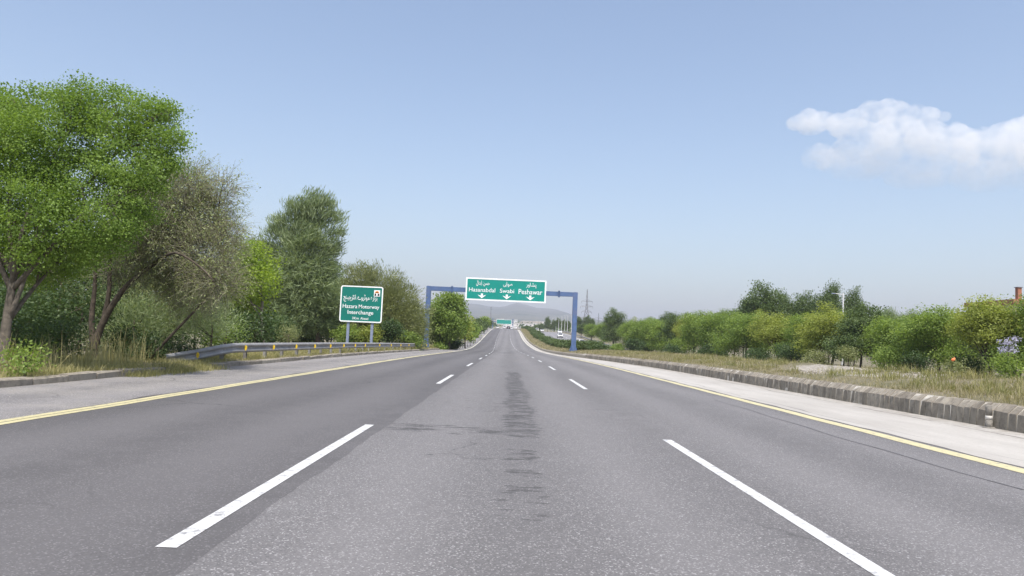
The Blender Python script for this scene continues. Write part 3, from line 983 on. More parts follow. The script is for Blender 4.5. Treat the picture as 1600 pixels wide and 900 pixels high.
def foot(px, Y):
    p = at_y(px, 540, Y)
    return Vector((p.x, Y, ground_z(p.x, Y) - .05))

# ---- left side -----------------------------------------------------------
# 1. the tall fresh green tree
Y1 = 15.5
L = [PL(px_ - (14 if px_ > 200 else 0), py_ + (14 if py_ < 175 else 0), Y1 + random.uniform(-.5, .8), r_) for px_, py_, r_ in ((70, 128, 17), (46, 146, 15), (92, 142, 18), (128, 124, 17), (112, 150, 18), (160, 142, 17), (205, 138, 19), (182, 150, 18), (236, 152, 17), (266, 158, 12), (280, 158, 8), (258, 180, 15), (282, 212, 12), (270, 235, 15), (276, 262, 14), (288, 222, 8), (256, 292, 16), (226, 318, 18), (235, 340, 14), (205, 365, 18), (175, 392, 16), (140, 405, 18), (20, 140, 18), (-5, 150, 18), (100, 425, 14), (60, 430, 14), (190, 345, 20))] + [PL(95, 225, Y1, 78), PL(190, 232, Y1 + .3, 68), PL(20, 250, Y1, 85), PL(125, 178, Y1 + .4, 40), PL(228, 198, Y1 + .5, 38),
     PL(238, 262, Y1, 34), PL(160, 320, Y1 - .3, 78), PL(60, 345, Y1 - .4, 82), PL(-60, 220, Y1, 90), PL(-60, 350, Y1, 90), PL(10, 175, Y1 + .5, 36), PL(110, 390, Y1 + .5, 42), PL(20, 400, Y1 + .6, 40)]
fb = foot(6, 14.6)
tree('broadleaf_tree', fb, 'tall fresh green tree with a broad crown at the far left of the photo', 'tree', L, at_y(22, 430, 14.9), .115, M['leaf_big'], M['bark_mid'], .046, per_m2=9.5, per_cluster=118, spread=.16, shell=.45, aspect=.8, n_sub=5, seed=1)

# 2. the grey-brown thorn tree, made of arching twigs
def thorn_tree(base, label, limbs, lobes, r0, n_strand, seed, leaf_n=14000, group=None, slen=1.3):
    rr = random.Random(seed); rg = np.random.default_rng(seed)
    base = Vector(base)
    e = empty('thorn_tree', base); tag(e, label, 'tree', group)
    mb = MB()
    ends = []
    for pl in limbs:                     # each limb: polyline of world points
        p = [Vector(q) - base for q in pl[0]]
        ext = [p[0]] + p + [p[-1]]
        p = [.5 * ((2 * ext[i]) + (ext[i + 1] - ext[i - 1]) * t + (2 * ext[i - 1] - 5 * ext[i] + 4 * ext[i + 1] - ext[i + 2]) * t * t + (3 * ext[i] - ext[i - 1] - 3 * ext[i + 1] + ext[i + 2]) * t ** 3)
             for i in range(1, len(ext) - 2) for t in (0, .34, .67)] + [p[-1]]
        n = len(p)
        mb.tube(p, [pl[1] * (1 - .7 * i / max(1, n - 1)) for i in range(n)], 8)
        ends += p[max(1, n - 2):]
    lob = [((Vector(c) - base), np.array(r)) for c, r in lobes]
    for c, r in lob:
        s = min(ends, key=lambda q: (q - c).length)
        m_ = (s + c) / 2 + Vector((0, 0, .25))
        mb.tube([s, m_, c], [.03, .022, .012], 5)
        for k in range(5):
            u = Vector(rand_unit(1)[0]); t = c + Vector(np.array(u) * r * .75)
            mb.tube([c, (c + t) / 2 + Vector((0, 0, .12)), t], [.009, .006, .004], 4)
    link('trunk', np_mesh('trunk', mb.V, mb.F, M['bark_dark'], smooth=True), e)
    # strands: thin three sided curves
    w = np.array([float(np.prod(r)) ** .67 for _, r in lob]); w /= w.sum()
    pick = rg.choice(len(lob), n_strand, p=w)
    cc = np.array([lob[i][0][:] for i in pick]); rv = np.array([lob[i][1] for i in pick])
    u = rg.normal(size=(n_strand, 3)); u /= np.linalg.norm(u, axis=1, keepdims=True)
    st = cc + u * rv * (.45 + .5 * rg.random((n_strand, 1)))
    dr = u * .8 + rg.normal(size=(n_strand, 3)) * .55 + np.array([0, 0, .35])
    dr /= np.linalg.norm(dr, axis=1, keepdims=True)
    ln = slen * rg.uniform(.25, .7, n_strand)
    S_ = 3
    pts = [st]
    cur = st.copy(); dd = dr.copy()
    for k in range(S_):
        cur = cur + dd * (ln / S_)[:, None]
        dd = dd + np.array([0, 0, -.28]) + rg.normal(size=(n_strand, 3)) * .22
        dd /= np.linalg.norm(dd, axis=1, keepdims=True)
        pts.append(cur.copy())
    pts = np.stack(pts, 1)               # n, S+1, 3
    rads = np.linspace(.0065, .0022, S_ + 1)
    a1 = np.cross(dr, np.array([0.3, .2, .9])); a1 /= np.linalg.norm(a1, axis=1, keepdims=True)
    a2 = np.cross(dr, a1)
    ring = []
    for k in range(3):
        an = 2 * math.pi * k / 3
        ring.append(a1 * math.cos(an) + a2 * math.sin(an))
    ring = np.stack(ring, 1)             # n,3,3
    V = pts[:, :, None, :] + ring[:, None, :, :] * rads[None, :, None, None]
    V = V.reshape(-1, 3)
    F = []
    base_i = np.arange(n_strand) * (S_ + 1) * 3
    for k in range(S_):
        for j in range(3):
            q = (j + 1) % 3
            F.append(np.stack([base_i + k * 3 + j, base_i + k * 3 + q, base_i + (k + 1) * 3 + q, base_i + (k + 1) * 3 + j], 1))
    F = np.concatenate(F)
    t = np.tile(np.clip(rg.normal(.5, .25, n_strand), 0, 1), S_ * 3)
    link('branches', np_mesh('branches', V, F, M['twig'], tint=t), e)['kind'] = 'stuff'
    i = rg.integers(0, n_strand, leaf_n); k = rg.integers(1, S_ + 1, leaf_n)
    c = pts[i, k] + rg.normal(size=(leaf_n, 3)) * .05
    V, F = leaf_quads(c, rg.normal(size=(leaf_n, 3)), rg.normal(size=(leaf_n, 3)), rg.uniform(.03, .085, leaf_n), rg.uniform(.014, .036, leaf_n))
    link('crown', np_mesh('crown', V, F, M['leaf_khaki'], tint=np.clip(rg.normal(.55, .25, leaf_n), 0, 1)), e)
    return e
Y2 = 20.5
f2 = foot(150, Y2)
A = lambda px, py, Y=Y2: at_y(px, py, Y)
limbs = [([f2 - Vector((0, 0, .2)), A(148, 545), A(158, 510), A(180, 470), A(205, 440), A(250, 405), A(300, 370), A(340, 345)], .12),
         ([A(146, 545), A(143, 500), A(148, 450), A(150, 400), A(160, 350)], .09),
         ([A(160, 505), A(170, 460), A(172, 410), A(178, 365), A(200, 320), A(222, 290)], .075),
         ([A(250, 405), A(275, 395, 18.6), A(310, 415, 18.4), A(335, 440, 18.3)], .045),
         ([A(235, 560, 20.5), A(262, 530, 20.3), A(300, 490, 20.2), A(325, 465, 20.2), A(345, 440, 20.1)], .05)]
lobes2 = [PL(270, 330, Y2, 62), PL(320, 340, Y2 + .3, 42), PL(225, 340, Y2 - .3, 55), PL(250, 390, Y2 + .4, 60), PL(320, 400, Y2 - .3, 48), PL(290, 290, Y2, 34), PL(345, 300, Y2, 22),
          PL(340, 440, Y2 - .6, 36), PL(190, 400, Y2 + .6, 44), PL(355, 370, Y2, 26), PL(300, 450, Y2 + .8, 44)]
thorn_tree(f2, 'grey-brown thorny tree with fine bare arching twigs beside the tall green tree', limbs, lobes2, .1, 9500, 5, 46000)

# 3. undergrowth below and behind
def shrub(px, py, Y, rpx, mat, label, leaf=.09, sq=.8, per_m2=4.0, pc=30, mode='broad', name='shrub', aspect=.55, spread=.28, group='undergrowth behind the left kerb'):
    c = at_y(px, py, Y)
    f = Vector((c.x, Y, ground_z(c.x, Y) - .05))
    r = rpx * Y / FPX
    rr = random.Random(int(px * 7 + py))
    lb = [(c[:], (r * .8, r * .8, r * sq * .8))]
    for k in range(4):
        a = rr.uniform(0, 6.28)
        lb.append(((c.x + math.cos(a) * r * .6, c.y + math.sin(a) * r * .6, c.z + rr.uniform(-.5, .45) * r * sq), r * rr.uniform(.38, .6)))
    return tree(name, f, label, 'shrub', lb, c, .03 + .012 * r, mat, M['bark_dark'], leaf, group, per_m2, pc, spread, mode, .35, aspect, 2, int(px))
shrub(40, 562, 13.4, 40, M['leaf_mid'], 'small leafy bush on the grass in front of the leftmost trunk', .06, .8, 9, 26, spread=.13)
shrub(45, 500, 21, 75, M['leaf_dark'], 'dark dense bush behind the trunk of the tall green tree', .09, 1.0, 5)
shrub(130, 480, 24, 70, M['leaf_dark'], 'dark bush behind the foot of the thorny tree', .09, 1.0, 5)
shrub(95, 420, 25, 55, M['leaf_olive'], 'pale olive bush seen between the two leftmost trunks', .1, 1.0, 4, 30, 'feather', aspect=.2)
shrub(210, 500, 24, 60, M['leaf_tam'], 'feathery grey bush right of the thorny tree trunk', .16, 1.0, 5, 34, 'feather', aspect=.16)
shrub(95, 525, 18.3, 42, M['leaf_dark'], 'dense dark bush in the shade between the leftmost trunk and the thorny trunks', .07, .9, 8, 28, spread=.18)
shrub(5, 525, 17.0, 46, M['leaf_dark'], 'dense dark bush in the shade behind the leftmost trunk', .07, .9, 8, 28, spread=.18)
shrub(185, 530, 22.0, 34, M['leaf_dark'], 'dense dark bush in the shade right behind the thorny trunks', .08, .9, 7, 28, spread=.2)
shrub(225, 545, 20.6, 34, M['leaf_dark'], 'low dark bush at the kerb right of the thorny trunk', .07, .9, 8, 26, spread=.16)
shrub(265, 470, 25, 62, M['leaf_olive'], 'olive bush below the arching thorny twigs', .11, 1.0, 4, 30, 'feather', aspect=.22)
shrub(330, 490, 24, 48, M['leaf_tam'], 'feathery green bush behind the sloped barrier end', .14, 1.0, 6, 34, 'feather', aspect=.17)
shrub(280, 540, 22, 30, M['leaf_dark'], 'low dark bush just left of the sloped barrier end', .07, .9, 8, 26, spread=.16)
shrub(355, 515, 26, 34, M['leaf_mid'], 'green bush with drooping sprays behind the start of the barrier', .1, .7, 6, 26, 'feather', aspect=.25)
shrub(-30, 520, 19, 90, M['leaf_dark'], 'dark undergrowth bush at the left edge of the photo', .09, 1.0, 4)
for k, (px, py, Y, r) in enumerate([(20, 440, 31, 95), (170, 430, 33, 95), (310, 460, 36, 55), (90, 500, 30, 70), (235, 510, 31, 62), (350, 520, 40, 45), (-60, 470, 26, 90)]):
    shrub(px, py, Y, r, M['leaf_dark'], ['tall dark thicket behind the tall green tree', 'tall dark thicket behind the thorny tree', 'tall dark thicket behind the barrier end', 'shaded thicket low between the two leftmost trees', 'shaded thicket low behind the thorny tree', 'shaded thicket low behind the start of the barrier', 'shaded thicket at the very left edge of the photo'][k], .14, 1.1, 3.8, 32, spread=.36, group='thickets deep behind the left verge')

# 4. lime green tree and 5. the tall feathery tree
Y4 = 36.0
tree('lime_tree', foot(415, Y4), 'bright lime green tree peeping between the thorny tree and the tall feathery tree', 'tree',
     [PL(392, 400, Y4, 24), PL(380, 428, Y4, 28), PL(405, 440, Y4 - .6, 24), PL(374, 460, Y4, 26), PL(412, 415, Y4 + .8, 20), PL(392, 472, Y4 + 1, 24)], at_y(410, 470, Y4), .12, M['leaf_lime'], M['bark_grey'], .15, per_m2=5, per_cluster=34, spread=.30, seed=4)
Y5 = 62.0
tree('feathery_tree', foot(497, Y5), 'tall feathery grey-green tree rising left of the roadside sign', 'tree',
     [PL(488, 312, Y5, 17), PL(466, 322, Y5, 15), PL(508, 316, Y5, 13), PL(520, 338, Y5, 13), PL(495, 338, Y5 + .4, 24), PL(470, 345, Y5 + .4, 20), PL(438, 346, Y5, 14), PL(428, 362, Y5, 11), PL(448, 368, Y5, 20), PL(525, 362, Y5, 12), PL(490, 372, Y5 - .4, 24), PL(522, 385, Y5 + .3, 12), PL(458, 398, Y5, 30), PL(500, 405, Y5 + .2, 26), PL(405, 385, Y5, 12), PL(395, 405, Y5, 16), PL(418, 415, Y5, 22), PL(516, 425, Y5, 16), PL(390, 450, Y5 + .5, 30), PL(470, 430, Y5, 36), PL(440, 440, Y5 - .5, 44), PL(485, 455, Y5 - .3, 42), PL(515, 470, Y5, 26), PL(425, 400, Y5 + .6, 26), PL(455, 490, Y5 - .6, 38), PL(500, 500, Y5 + .5, 30), PL(410, 490, Y5 + .4, 34)],
     at_y(490, 400, Y5), .2, M['leaf_tam'], M['bark_dark'], .44, per_m2=2.9, per_cluster=42, spread=.38, mode='feather', shell=.25, aspect=.11, n_sub=4, seed=5)
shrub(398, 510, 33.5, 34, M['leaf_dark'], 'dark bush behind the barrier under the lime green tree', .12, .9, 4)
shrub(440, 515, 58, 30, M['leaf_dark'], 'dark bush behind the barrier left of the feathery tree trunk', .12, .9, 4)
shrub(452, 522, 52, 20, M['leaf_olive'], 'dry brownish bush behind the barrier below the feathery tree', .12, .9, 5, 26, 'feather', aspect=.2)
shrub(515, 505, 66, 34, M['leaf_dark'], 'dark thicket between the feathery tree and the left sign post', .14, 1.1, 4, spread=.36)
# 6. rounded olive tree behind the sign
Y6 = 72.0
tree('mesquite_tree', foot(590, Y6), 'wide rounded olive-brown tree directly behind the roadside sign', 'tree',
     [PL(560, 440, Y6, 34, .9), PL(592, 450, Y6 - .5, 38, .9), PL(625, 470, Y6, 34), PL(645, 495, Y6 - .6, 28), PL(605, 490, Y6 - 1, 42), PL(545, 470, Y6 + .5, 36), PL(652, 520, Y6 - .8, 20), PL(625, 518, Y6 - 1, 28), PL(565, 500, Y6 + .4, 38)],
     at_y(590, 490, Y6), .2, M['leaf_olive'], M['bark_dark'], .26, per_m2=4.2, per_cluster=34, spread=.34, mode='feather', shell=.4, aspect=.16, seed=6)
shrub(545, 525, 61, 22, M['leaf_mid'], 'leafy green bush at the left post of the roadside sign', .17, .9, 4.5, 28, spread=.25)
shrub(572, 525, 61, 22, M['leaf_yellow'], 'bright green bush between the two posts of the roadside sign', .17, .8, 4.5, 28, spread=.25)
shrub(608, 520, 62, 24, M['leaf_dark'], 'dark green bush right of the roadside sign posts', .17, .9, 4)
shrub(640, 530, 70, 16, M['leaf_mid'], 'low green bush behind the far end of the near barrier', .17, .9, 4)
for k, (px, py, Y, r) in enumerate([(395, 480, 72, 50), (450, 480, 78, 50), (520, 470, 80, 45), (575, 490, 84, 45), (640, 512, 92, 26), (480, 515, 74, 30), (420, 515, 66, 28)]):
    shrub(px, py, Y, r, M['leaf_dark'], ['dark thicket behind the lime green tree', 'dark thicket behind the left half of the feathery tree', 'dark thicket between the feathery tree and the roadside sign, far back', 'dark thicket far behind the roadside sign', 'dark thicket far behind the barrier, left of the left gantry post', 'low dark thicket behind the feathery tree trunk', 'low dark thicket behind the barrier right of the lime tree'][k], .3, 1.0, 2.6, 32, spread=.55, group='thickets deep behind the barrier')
# 7. trees right of the gantry's left post
Y7 = 94.0
tree('broadleaf_tree', foot(702, Y7), 'bright yellow-green tree just right of the left gantry post', 'tree',
     [PL(700, 475, Y7, 20), PL(688, 492, Y7 - .5, 21), PL(712, 490, Y7, 17), PL(700, 508, Y7 - 1, 22), PL(684, 520, Y7, 19), PL(716, 476, Y7 + 1, 12), PL(715, 510, Y7 + .4, 14)], at_y(703, 505, Y7), .2, M['leaf_mid'], M['bark_dark'], .26, per_m2=4.5, per_cluster=32, spread=.4, seed=7)
tree('broadleaf_tree', foot(727, 112), 'lime-tinted small tree on the left verge beyond the gantry', 'tree',
     [PL(725, 503, 112, 10), PL(718, 511, 111, 10), PL(729, 511, 112, 7), PL(722, 520, 111, 11)], at_y(728, 515, 112), .12, M['leaf_yellow'], M['bark_dark'], .3, per_m2=2.4, per_cluster=28, spread=.4, seed=8)
shrub(688, 543, 92, 9, M['leaf_mid'], 'low green bush at the foot of the left gantry post', .25, .8, 4)
shrub(706, 538, 96, 14, M['leaf_dark'], 'low dark bush under the yellow-green tree by the gantry', .25, .8, 4)
for k, (px, py, Y, r) in enumerate([(736, 515, 135, 9), (744, 510, 160, 9), (731, 525, 125, 7), (750, 506, 195, 9), (757, 502, 235, 8), (752, 512, 180, 6), (741, 518, 150, 6), (762, 505, 265, 6)]):
    shrub(px, py, Y, r, M['leaf_far'] if k % 2 else M['leaf_mid'],
          ['round green bush first past the lime-tinted tree on the left verge', 'second round bush past the lime-tinted tree', 'low bush by the left shoulder just past the lime-tinted tree', 'mid-size bush halfway along the far left barrier', 'tallest bush near the crest on the far left verge', 'low bush by the far left barrier, halfway to the crest', 'low bush by the far left barrier near its start', 'small last bush at the crest on the left verge'][k],
          .4, 1.0, 2.2, 26, spread=.5, group='bushes along the far left verge')

# ---- right side: the row of bushy trees beyond the opposite carriageway --
def proto(seed, mat, leaf, h=6.0, wd=2.6, mode='broad', aspect=.6, pc=34, pm=4.2, n=11, low=.30):
    rr = random.Random(seed)
    lb = []
    for k in range(n):
        a = 6.28 * k / n + rr.uniform(-.3, .3); q = rr.uniform(.3, .8)
        z = h * rr.uniform(low, .80)
        f = 1.12 - .38 * (z / h)
        lb.append(((math.cos(a) * wd * q * f, math.sin(a) * wd * q * f, z), wd * rr.uniform(.24, .45) * f))
    lb.append(((0, 0, h * .80), wd * .40)); lb.append(((rr.uniform(-.4, .4), 0, h * .55), wd * .5))
    for k in range(12):
        a = rr.uniform(0, 6.28); q = rr.uniform(.1, .95); z = h * (1.0 - .42 * q * q) * rr.uniform(.76, 1.04)
        lb.append(((math.cos(a) * wd * q, math.sin(a) * wd * q, z - .1), wd * rr.uniform(.10, .26)))
    cm, C = crown_mesh('crown', lb, mat, leaf, pm, pc, .32, mode, .35, aspect)
    tm = limb_mesh((0, 0, -.2), (rr.uniform(-.3, .3), rr.uniform(-.3, .3), h * .45), .11, lb, C, M['bark_dark'], 2, seed=seed)
    return cm, tm
M['leaf_deep'] = leaf_mat('deep_green_leaf', (.05, .088, .03), (.15, .205, .07), .3)
PROTO = {'mid': [proto(21, M['leaf_mid'], .135), proto(22, M['leaf_mid'], .135), proto(23, M['leaf_mid'], .14), proto(24, M['leaf_mid'], .13, low=.42), proto(25, M['leaf_mid'], .15, low=.36)],
         'yel': [proto(31, M['leaf_yellow'], .135, low=.52), proto(32, M['leaf_yellow'], .135)],
         'dark': [proto(41, M['leaf_deep'], .15, low=.35), proto(42, M['leaf_deep'], .15, low=.35)],
         'fea': [proto(51, M['leaf_tam'], .28, mode='feather', aspect=.1)]}
def put_tree(kind, i, px, Y, top_py, wpx, label, group, name='bushy_tree', cat='tree'):
    """a tree whose crown centre is at photo column px, its top at row top_py, its half width wpx photo pixels"""
    t = at_y(px, top_py, Y)
    gzz = ground_z(t.x, Y)
    h = t.z - gzz
    cm, tm = PROTO[kind][i % len(PROTO[kind])]
    e = empty(name, (t.x, Y, gzz), random.uniform(0, 6.28))
    s = h / 6.0; w = wpx * 1.22 * Y / FPX / 2.55
    e.scale = (w, w, s)
    tag(e, label, cat, group)
    link('crown', cm, e); link('trunk', tm, e)
    return e
GR = 'bushy trees along the far side of the opposite carriageway'
row = [  # kind, variant, px, Y, top, half width, label
 ('yel', 0, 1545, 43, 459, 58, 'yellow-green tree with a bare lower trunk near the right edge of the photo'),
 ('mid', 1, 1618, 41, 463, 50, 'green tree cut off by the right edge of the photo'),
 ('mid', 0, 1465, 49, 478, 52, 'fresh green bushy tree left of the yellow-green tree at the right edge'),
 ('mid', 2, 1408, 53, 492, 46, 'low spreading green tree behind the right end of the gravel patch'),
 ('dark', 0, 1345, 61, 480, 40, 'dark green bushy tree just right of the utility pole'),
 ('yel', 1, 1298, 66, 482, 42, 'yellowish bushy tree just below the utility pole'),
 ('mid', 1, 1255, 73, 492, 34, 'small green bushy tree between two yellowish ones left of the utility pole'),
 ('yel', 0, 1215, 79, 486, 40, 'yellow-green bushy tree in front of the tall dark poplar-like tree'),
 ('mid', 0, 1168, 88, 487, 36, 'bright green bushy tree left below the tall dark tree'),
 ('mid', 2, 1125, 98, 487, 36, 'round-topped bushy tree above the dry grass, two crowns left of the tall dark tree'),
 ('mid', 1, 1088, 109, 489, 32, 'domed bushy tree in the middle of the right tree row'),
 ('dark', 1, 1058, 118, 494, 22, 'darker narrow bushy tree in the middle of the right tree row'),
 ('mid', 0, 1035, 126, 499, 26, 'bushy tree right of the dip in the right tree row'),
 ('mid', 2, 1005, 139, 497, 24, 'bushy tree right of the taller dark one near the opposite carriageway'),
 ('dark', 0, 962, 168, 485, 18, 'taller dark round tree near the pylon'),
 ('mid', 1, 985, 152, 503, 18, 'small bushy tree squeezed right of the dark tree near the pylon'),
 ('mid', 0, 943, 190, 503, 15, 'small bushy tree left of the dark tree near the pylon'),
 ('mid', 2, 926, 215, 505, 13, 'last small bushy tree of the right row, by the right gantry post'),
 ('dark', 1, 910, 250, 507, 9, 'small dark bush by the opposite guardrail right of the gantry post')]
for k, i, px, Y, tp, w, lab in row:
    put_tree(k, i, px, Y, tp, w, lab, GR)
back = [
 ('dark', 0, 1192, 112, 447, 34, 'tall dark tree standing highest above the right tree row'),
 ('dark', 1, 1226, 116, 462, 24, 'dark tree at the right shoulder of the highest tree'),
 ('dark', 1, 1163, 118, 476, 22, 'dark tree at the left shoulder of the highest tree'),
 ('dark', 0, 1262, 108, 461, 26, 'dark tree between the highest tree and the utility pole'),
 ('dark', 1, 1297, 104, 450, 26, 'tall dark rounded tree just left of the utility pole'),
 ('dark', 0, 1335, 104, 455, 20, 'tall dark tree just right behind the utility pole'),
 ('fea', 0, 1380, 88, 482, 34, 'pale feathery tree behind the row right of the utility pole'),
 ('fea', 0, 1425, 84, 488, 28, 'small pale feathery tree behind the row, second right of the utility pole'),
 ('mid', 0, 1500, 66, 486, 40, 'shaded green tree behind the gap beside the yellow-green tree'),
 ('dark', 1, 1440, 72, 500, 45, 'dark thicket tree behind the low spreading green tree'),
 ('dark', 0, 1590, 62, 494, 50, 'dark tree behind the right edge tree'),
 ('dark', 1, 1130, 128, 491, 30, 'dark back-row tree behind the round-topped bushy tree'),
 ('dark', 0, 1040, 165, 491, 18, 'dark umbrella-shaped tree peeping over the middle of the row'),
 ('dark', 1, 1085, 150, 494, 25, 'dark back-row tree left of the round-topped bushy tree'),
 ('mid', 1, 1020, 172, 498, 20, 'small back-row tree behind the dip in the row')]
for k, i, px, Y, tp, w, lab in back:
    put_tree(k, i, px, Y, tp, w, lab, 'darker trees behind the right tree row', 'background_tree')
fill = [('yel', 1, 1190, 92, 492, 26, 'yellowish young tree squeezed between the bright green tree and the yellow-green one below the highest tree'),
 ('mid', 2, 1148, 102, 482, 24, 'tall thin bright tree rising between two round crowns left of the highest tree'),
 ('dark', 1, 1112, 112, 497, 22, 'shaded tree between the domed tree and the round-topped one'),
 ('yel', 0, 1072, 116, 490, 20, 'yellow-tinged tree left of the domed tree in the middle of the right row'),
 ('mid', 1, 1020, 136, 501, 18, 'short green tree filling the dip in the right row'),
 ('yel', 1, 990, 160, 500, 14, 'yellow-tinged tree right behind the dark tree near the pylon'),
 ('dark', 0, 1236, 82, 500, 26, 'shaded low tree between the small bushy tree and its yellow-green neighbour'),
 ('mid', 0, 1375, 60, 496, 30, 'mid-green tree between the dark bushy tree and the low spreading one'),
 ('yel', 0, 1438, 54, 497, 28, 'yellow-tinged tree between the low spreading tree and the fresh green one'),
 ('dark', 1, 1500, 52, 500, 34, 'shaded tree filling the gap left of the yellow-green tree'),
 ('mid', 1, 1318, 70, 490, 26, 'mid-green tree right below the lamp pole')]
for k, i, px, Y, tp, w, lab in fill:
    put_tree(k, i, px, Y, tp, w, lab.replace(' squeezed', ''), GR)
for px, py, Y, r, mt, lab in [
 (1108, 553, 96, 26, 'leaf_dark', 'low dark shrub at the foot of the round-topped tree in the right row'),
 (1000, 543, 130, 20, 'leaf_dark', 'low dark shrub by the opposite carriageway below the right row'),
 (965, 545, 140, 12, 'leaf_mid', 'low green shrub at the grass edge, nearest the oncoming cars'),
 (1180, 560, 76, 24, 'leaf_dark', 'low dark shrub under the bright green tree left of the highest tree'),
 (1235, 557, 70, 26, 'leaf_dark', 'dense dark green shrub beside the gravel patch, left end'),
 (1275, 560, 62, 18, 'leaf_olive', 'dry olive shrub behind the gravel patch, below the utility pole'),
 (1325, 556, 56, 18, 'leaf_olive', 'small dry shrub behind the middle of the gravel patch'),
 (1388, 560, 50, 30, 'leaf_mid', 'leafy green shrub behind the gravel patch, under the spreading tree'),
 (1430, 563, 48, 26, 'leaf_dark', 'dark shrub left of the orange litter'),
 (1482, 573, 42.2, 15, 'leaf_olive', 'low olive shrub holding up the orange plastic bag'),
 (1512, 570, 44, 20, 'leaf_dark', 'dark shrub right of the orange litter'),
 (1588, 573, 38.6, 25, 'leaf_mid', 'green shrub beside the bare trunk at the right edge'),
 (1530, 574, 47, 20, 'leaf_olive', 'olive shrub behind the bare trunk of the yellow-green tree'),
 (1050, 552, 105, 18, 'leaf_dark', 'low dark shrub in the middle of the right row above the grass')]:
    shrub(px, py, Y, r, M[mt], lab, .13 if Y < 80 else .2, .75, 4.0, 28, spread=.26, group='shrubs at the foot of the right tree row')
# lilac blossom tree
e = tree('jacaranda_tree', foot(1576, 40), 'small tree with pale lilac blossom beside the bare trunk at the right edge', 'tree',
         [PL(1575, 538, 40, 9, 1.1), PL(1569, 534, 40, 6), PL(1584, 533, 40, 7), PL(1580, 549, 40, 8), PL(1570, 547, 40, 6)], at_y(1576, 546, 40), .03, M['lilac'], M['bark_dark'], .09, per_m2=5, per_cluster=24, spread=.12, seed=90)

# ---- hedge of rounded bushes in the median ----
hb = []
for s in range(3):
    rr = random.Random(70 + s)
    lb = [((0, 0, .55), (1.1, 1.1, .55))]
    for k in range(5):
        a = 6.28 * k / 5
        lb.append(((math.cos(a) * .8, math.sin(a) * .8, rr.uniform(.4, .75)), rr.uniform(.5, .65)))
    hb.append(crown_mesh('foliage', lb, M['leaf_far'], .16, 4.5, 30, .2, 'broad', .4)[0])
hy = 86.0
hedge = []
while hy < 420:
    hedge.append(hy); hy += 3.6 + hy * .018
for k, Yh in enumerate(hedge):
    e = empty('median_bush', P(9.9 + random.uniform(-.4, .5) + (0.9 if Yh < 110 else 0), Yh, prof(10.2, Yh) - .05), random.uniform(0, 6.28))
    s = random.uniform(.95, 1.35)
    e.scale = (s * .9, s * 1.1, s * random.uniform(.62, .85))
    tag(e, 'dark green rounded bush in the clipped median hedge beyond the right gantry post', 'bush', 'rounded bushes of the median hedge')
    link('foliage', hb[k % 3], e)
hs = [at_y(915, 540, 92), at_y(928, 541, 96), at_y(905, 541, 88)]
for k, q in enumerate(hs):
    e = empty('median_bush', (q.x, q.y, ground_z(q.x, q.y)), k)
    e.scale = (1.1, 1.1, .9)
    tag(e, 'low dark bush in the median grass right of the right gantry post', 'bush', 'bushes right of the gantry post')
    link('foliage', hb[k % 3], e)

# ---- far dark trees with white poles by the opposite carriageway
for k, (px, tp, Y, w) in enumerate([(856, 496, 400, 5.5), (846, 506, 430, 6), (866, 500, 400, 4), (873, 498, 390, 5), (881, 500, 360, 4), (888, 502, 340, 5), (838, 508, 460, 5), (905, 496, 330, 6), (918, 494, 330, 7), (926, 499, 320, 5)]):
    put_tree('dark', k, px, Y, tp, w, ['tall dark cypress-like tree leftmost beside the white poles', 'grey bushy tree where the opposite carriageway meets the crest', 'slim dark tree second from the left behind the white poles', 'dark tree in the middle behind the white poles', 'slim dark tree fourth behind the white poles', 'dark tree nearest the right gantry post behind the white poles', 'low grey tree at the crest of the opposite carriageway', 'dark tree left below the lattice pylon', 'dark tree at the foot of the lattice pylon', 'dark tree right below the lattice pylon'][k], 'dark trees in the distance right of the road', 'distant_tree')
for k, px in enumerate([859, 863.5, 868, 873, 878, 882.5, 889]):
    Yp = 26.6 / max(.02, (px - 785.5)) * FPX
    b0 = P(26.6, Yp, .0)
    o = empty('roadside_pole', b0)
    tag(o, 'slender white pole in the line beside the opposite carriageway', 'pole', 'white poles beside the opposite carriageway')
    MB().tube([(0, 0, -.3), (0, 0, 7.2)], [.11, .06], 6).build('pole', M['pole_white'], o)
    MB().box((-.35, 0, 7.2), (.8, .12, .08)).build('lamp_arm', M['pole_white'], o)

# opposite carriageway guardrail on its outer edge
og = empty('guardrail', P(25.9, 60, 0)); tag(og, 'pale steel barrier along the outer edge of the opposite carriageway', 'guardrail')
org = P(25.9, 60, 0)
for k in range(20):
    a = 60 + k * 14
    beam_piece([(P(25.9, a + 14.1 * t / 3, OPP_Z + .65) - org, 1.0) for t in range(4)][::-1], 'rail_section', M['steel_rail'], og)
    for j in range(2):
        p = P(26.0, a + 3 + 7 * j, 0) - org
        MB().box((p.x, p.y, p.z + .05), (.1, .12, 1.4)).build('post', M['steel_rail'], og)

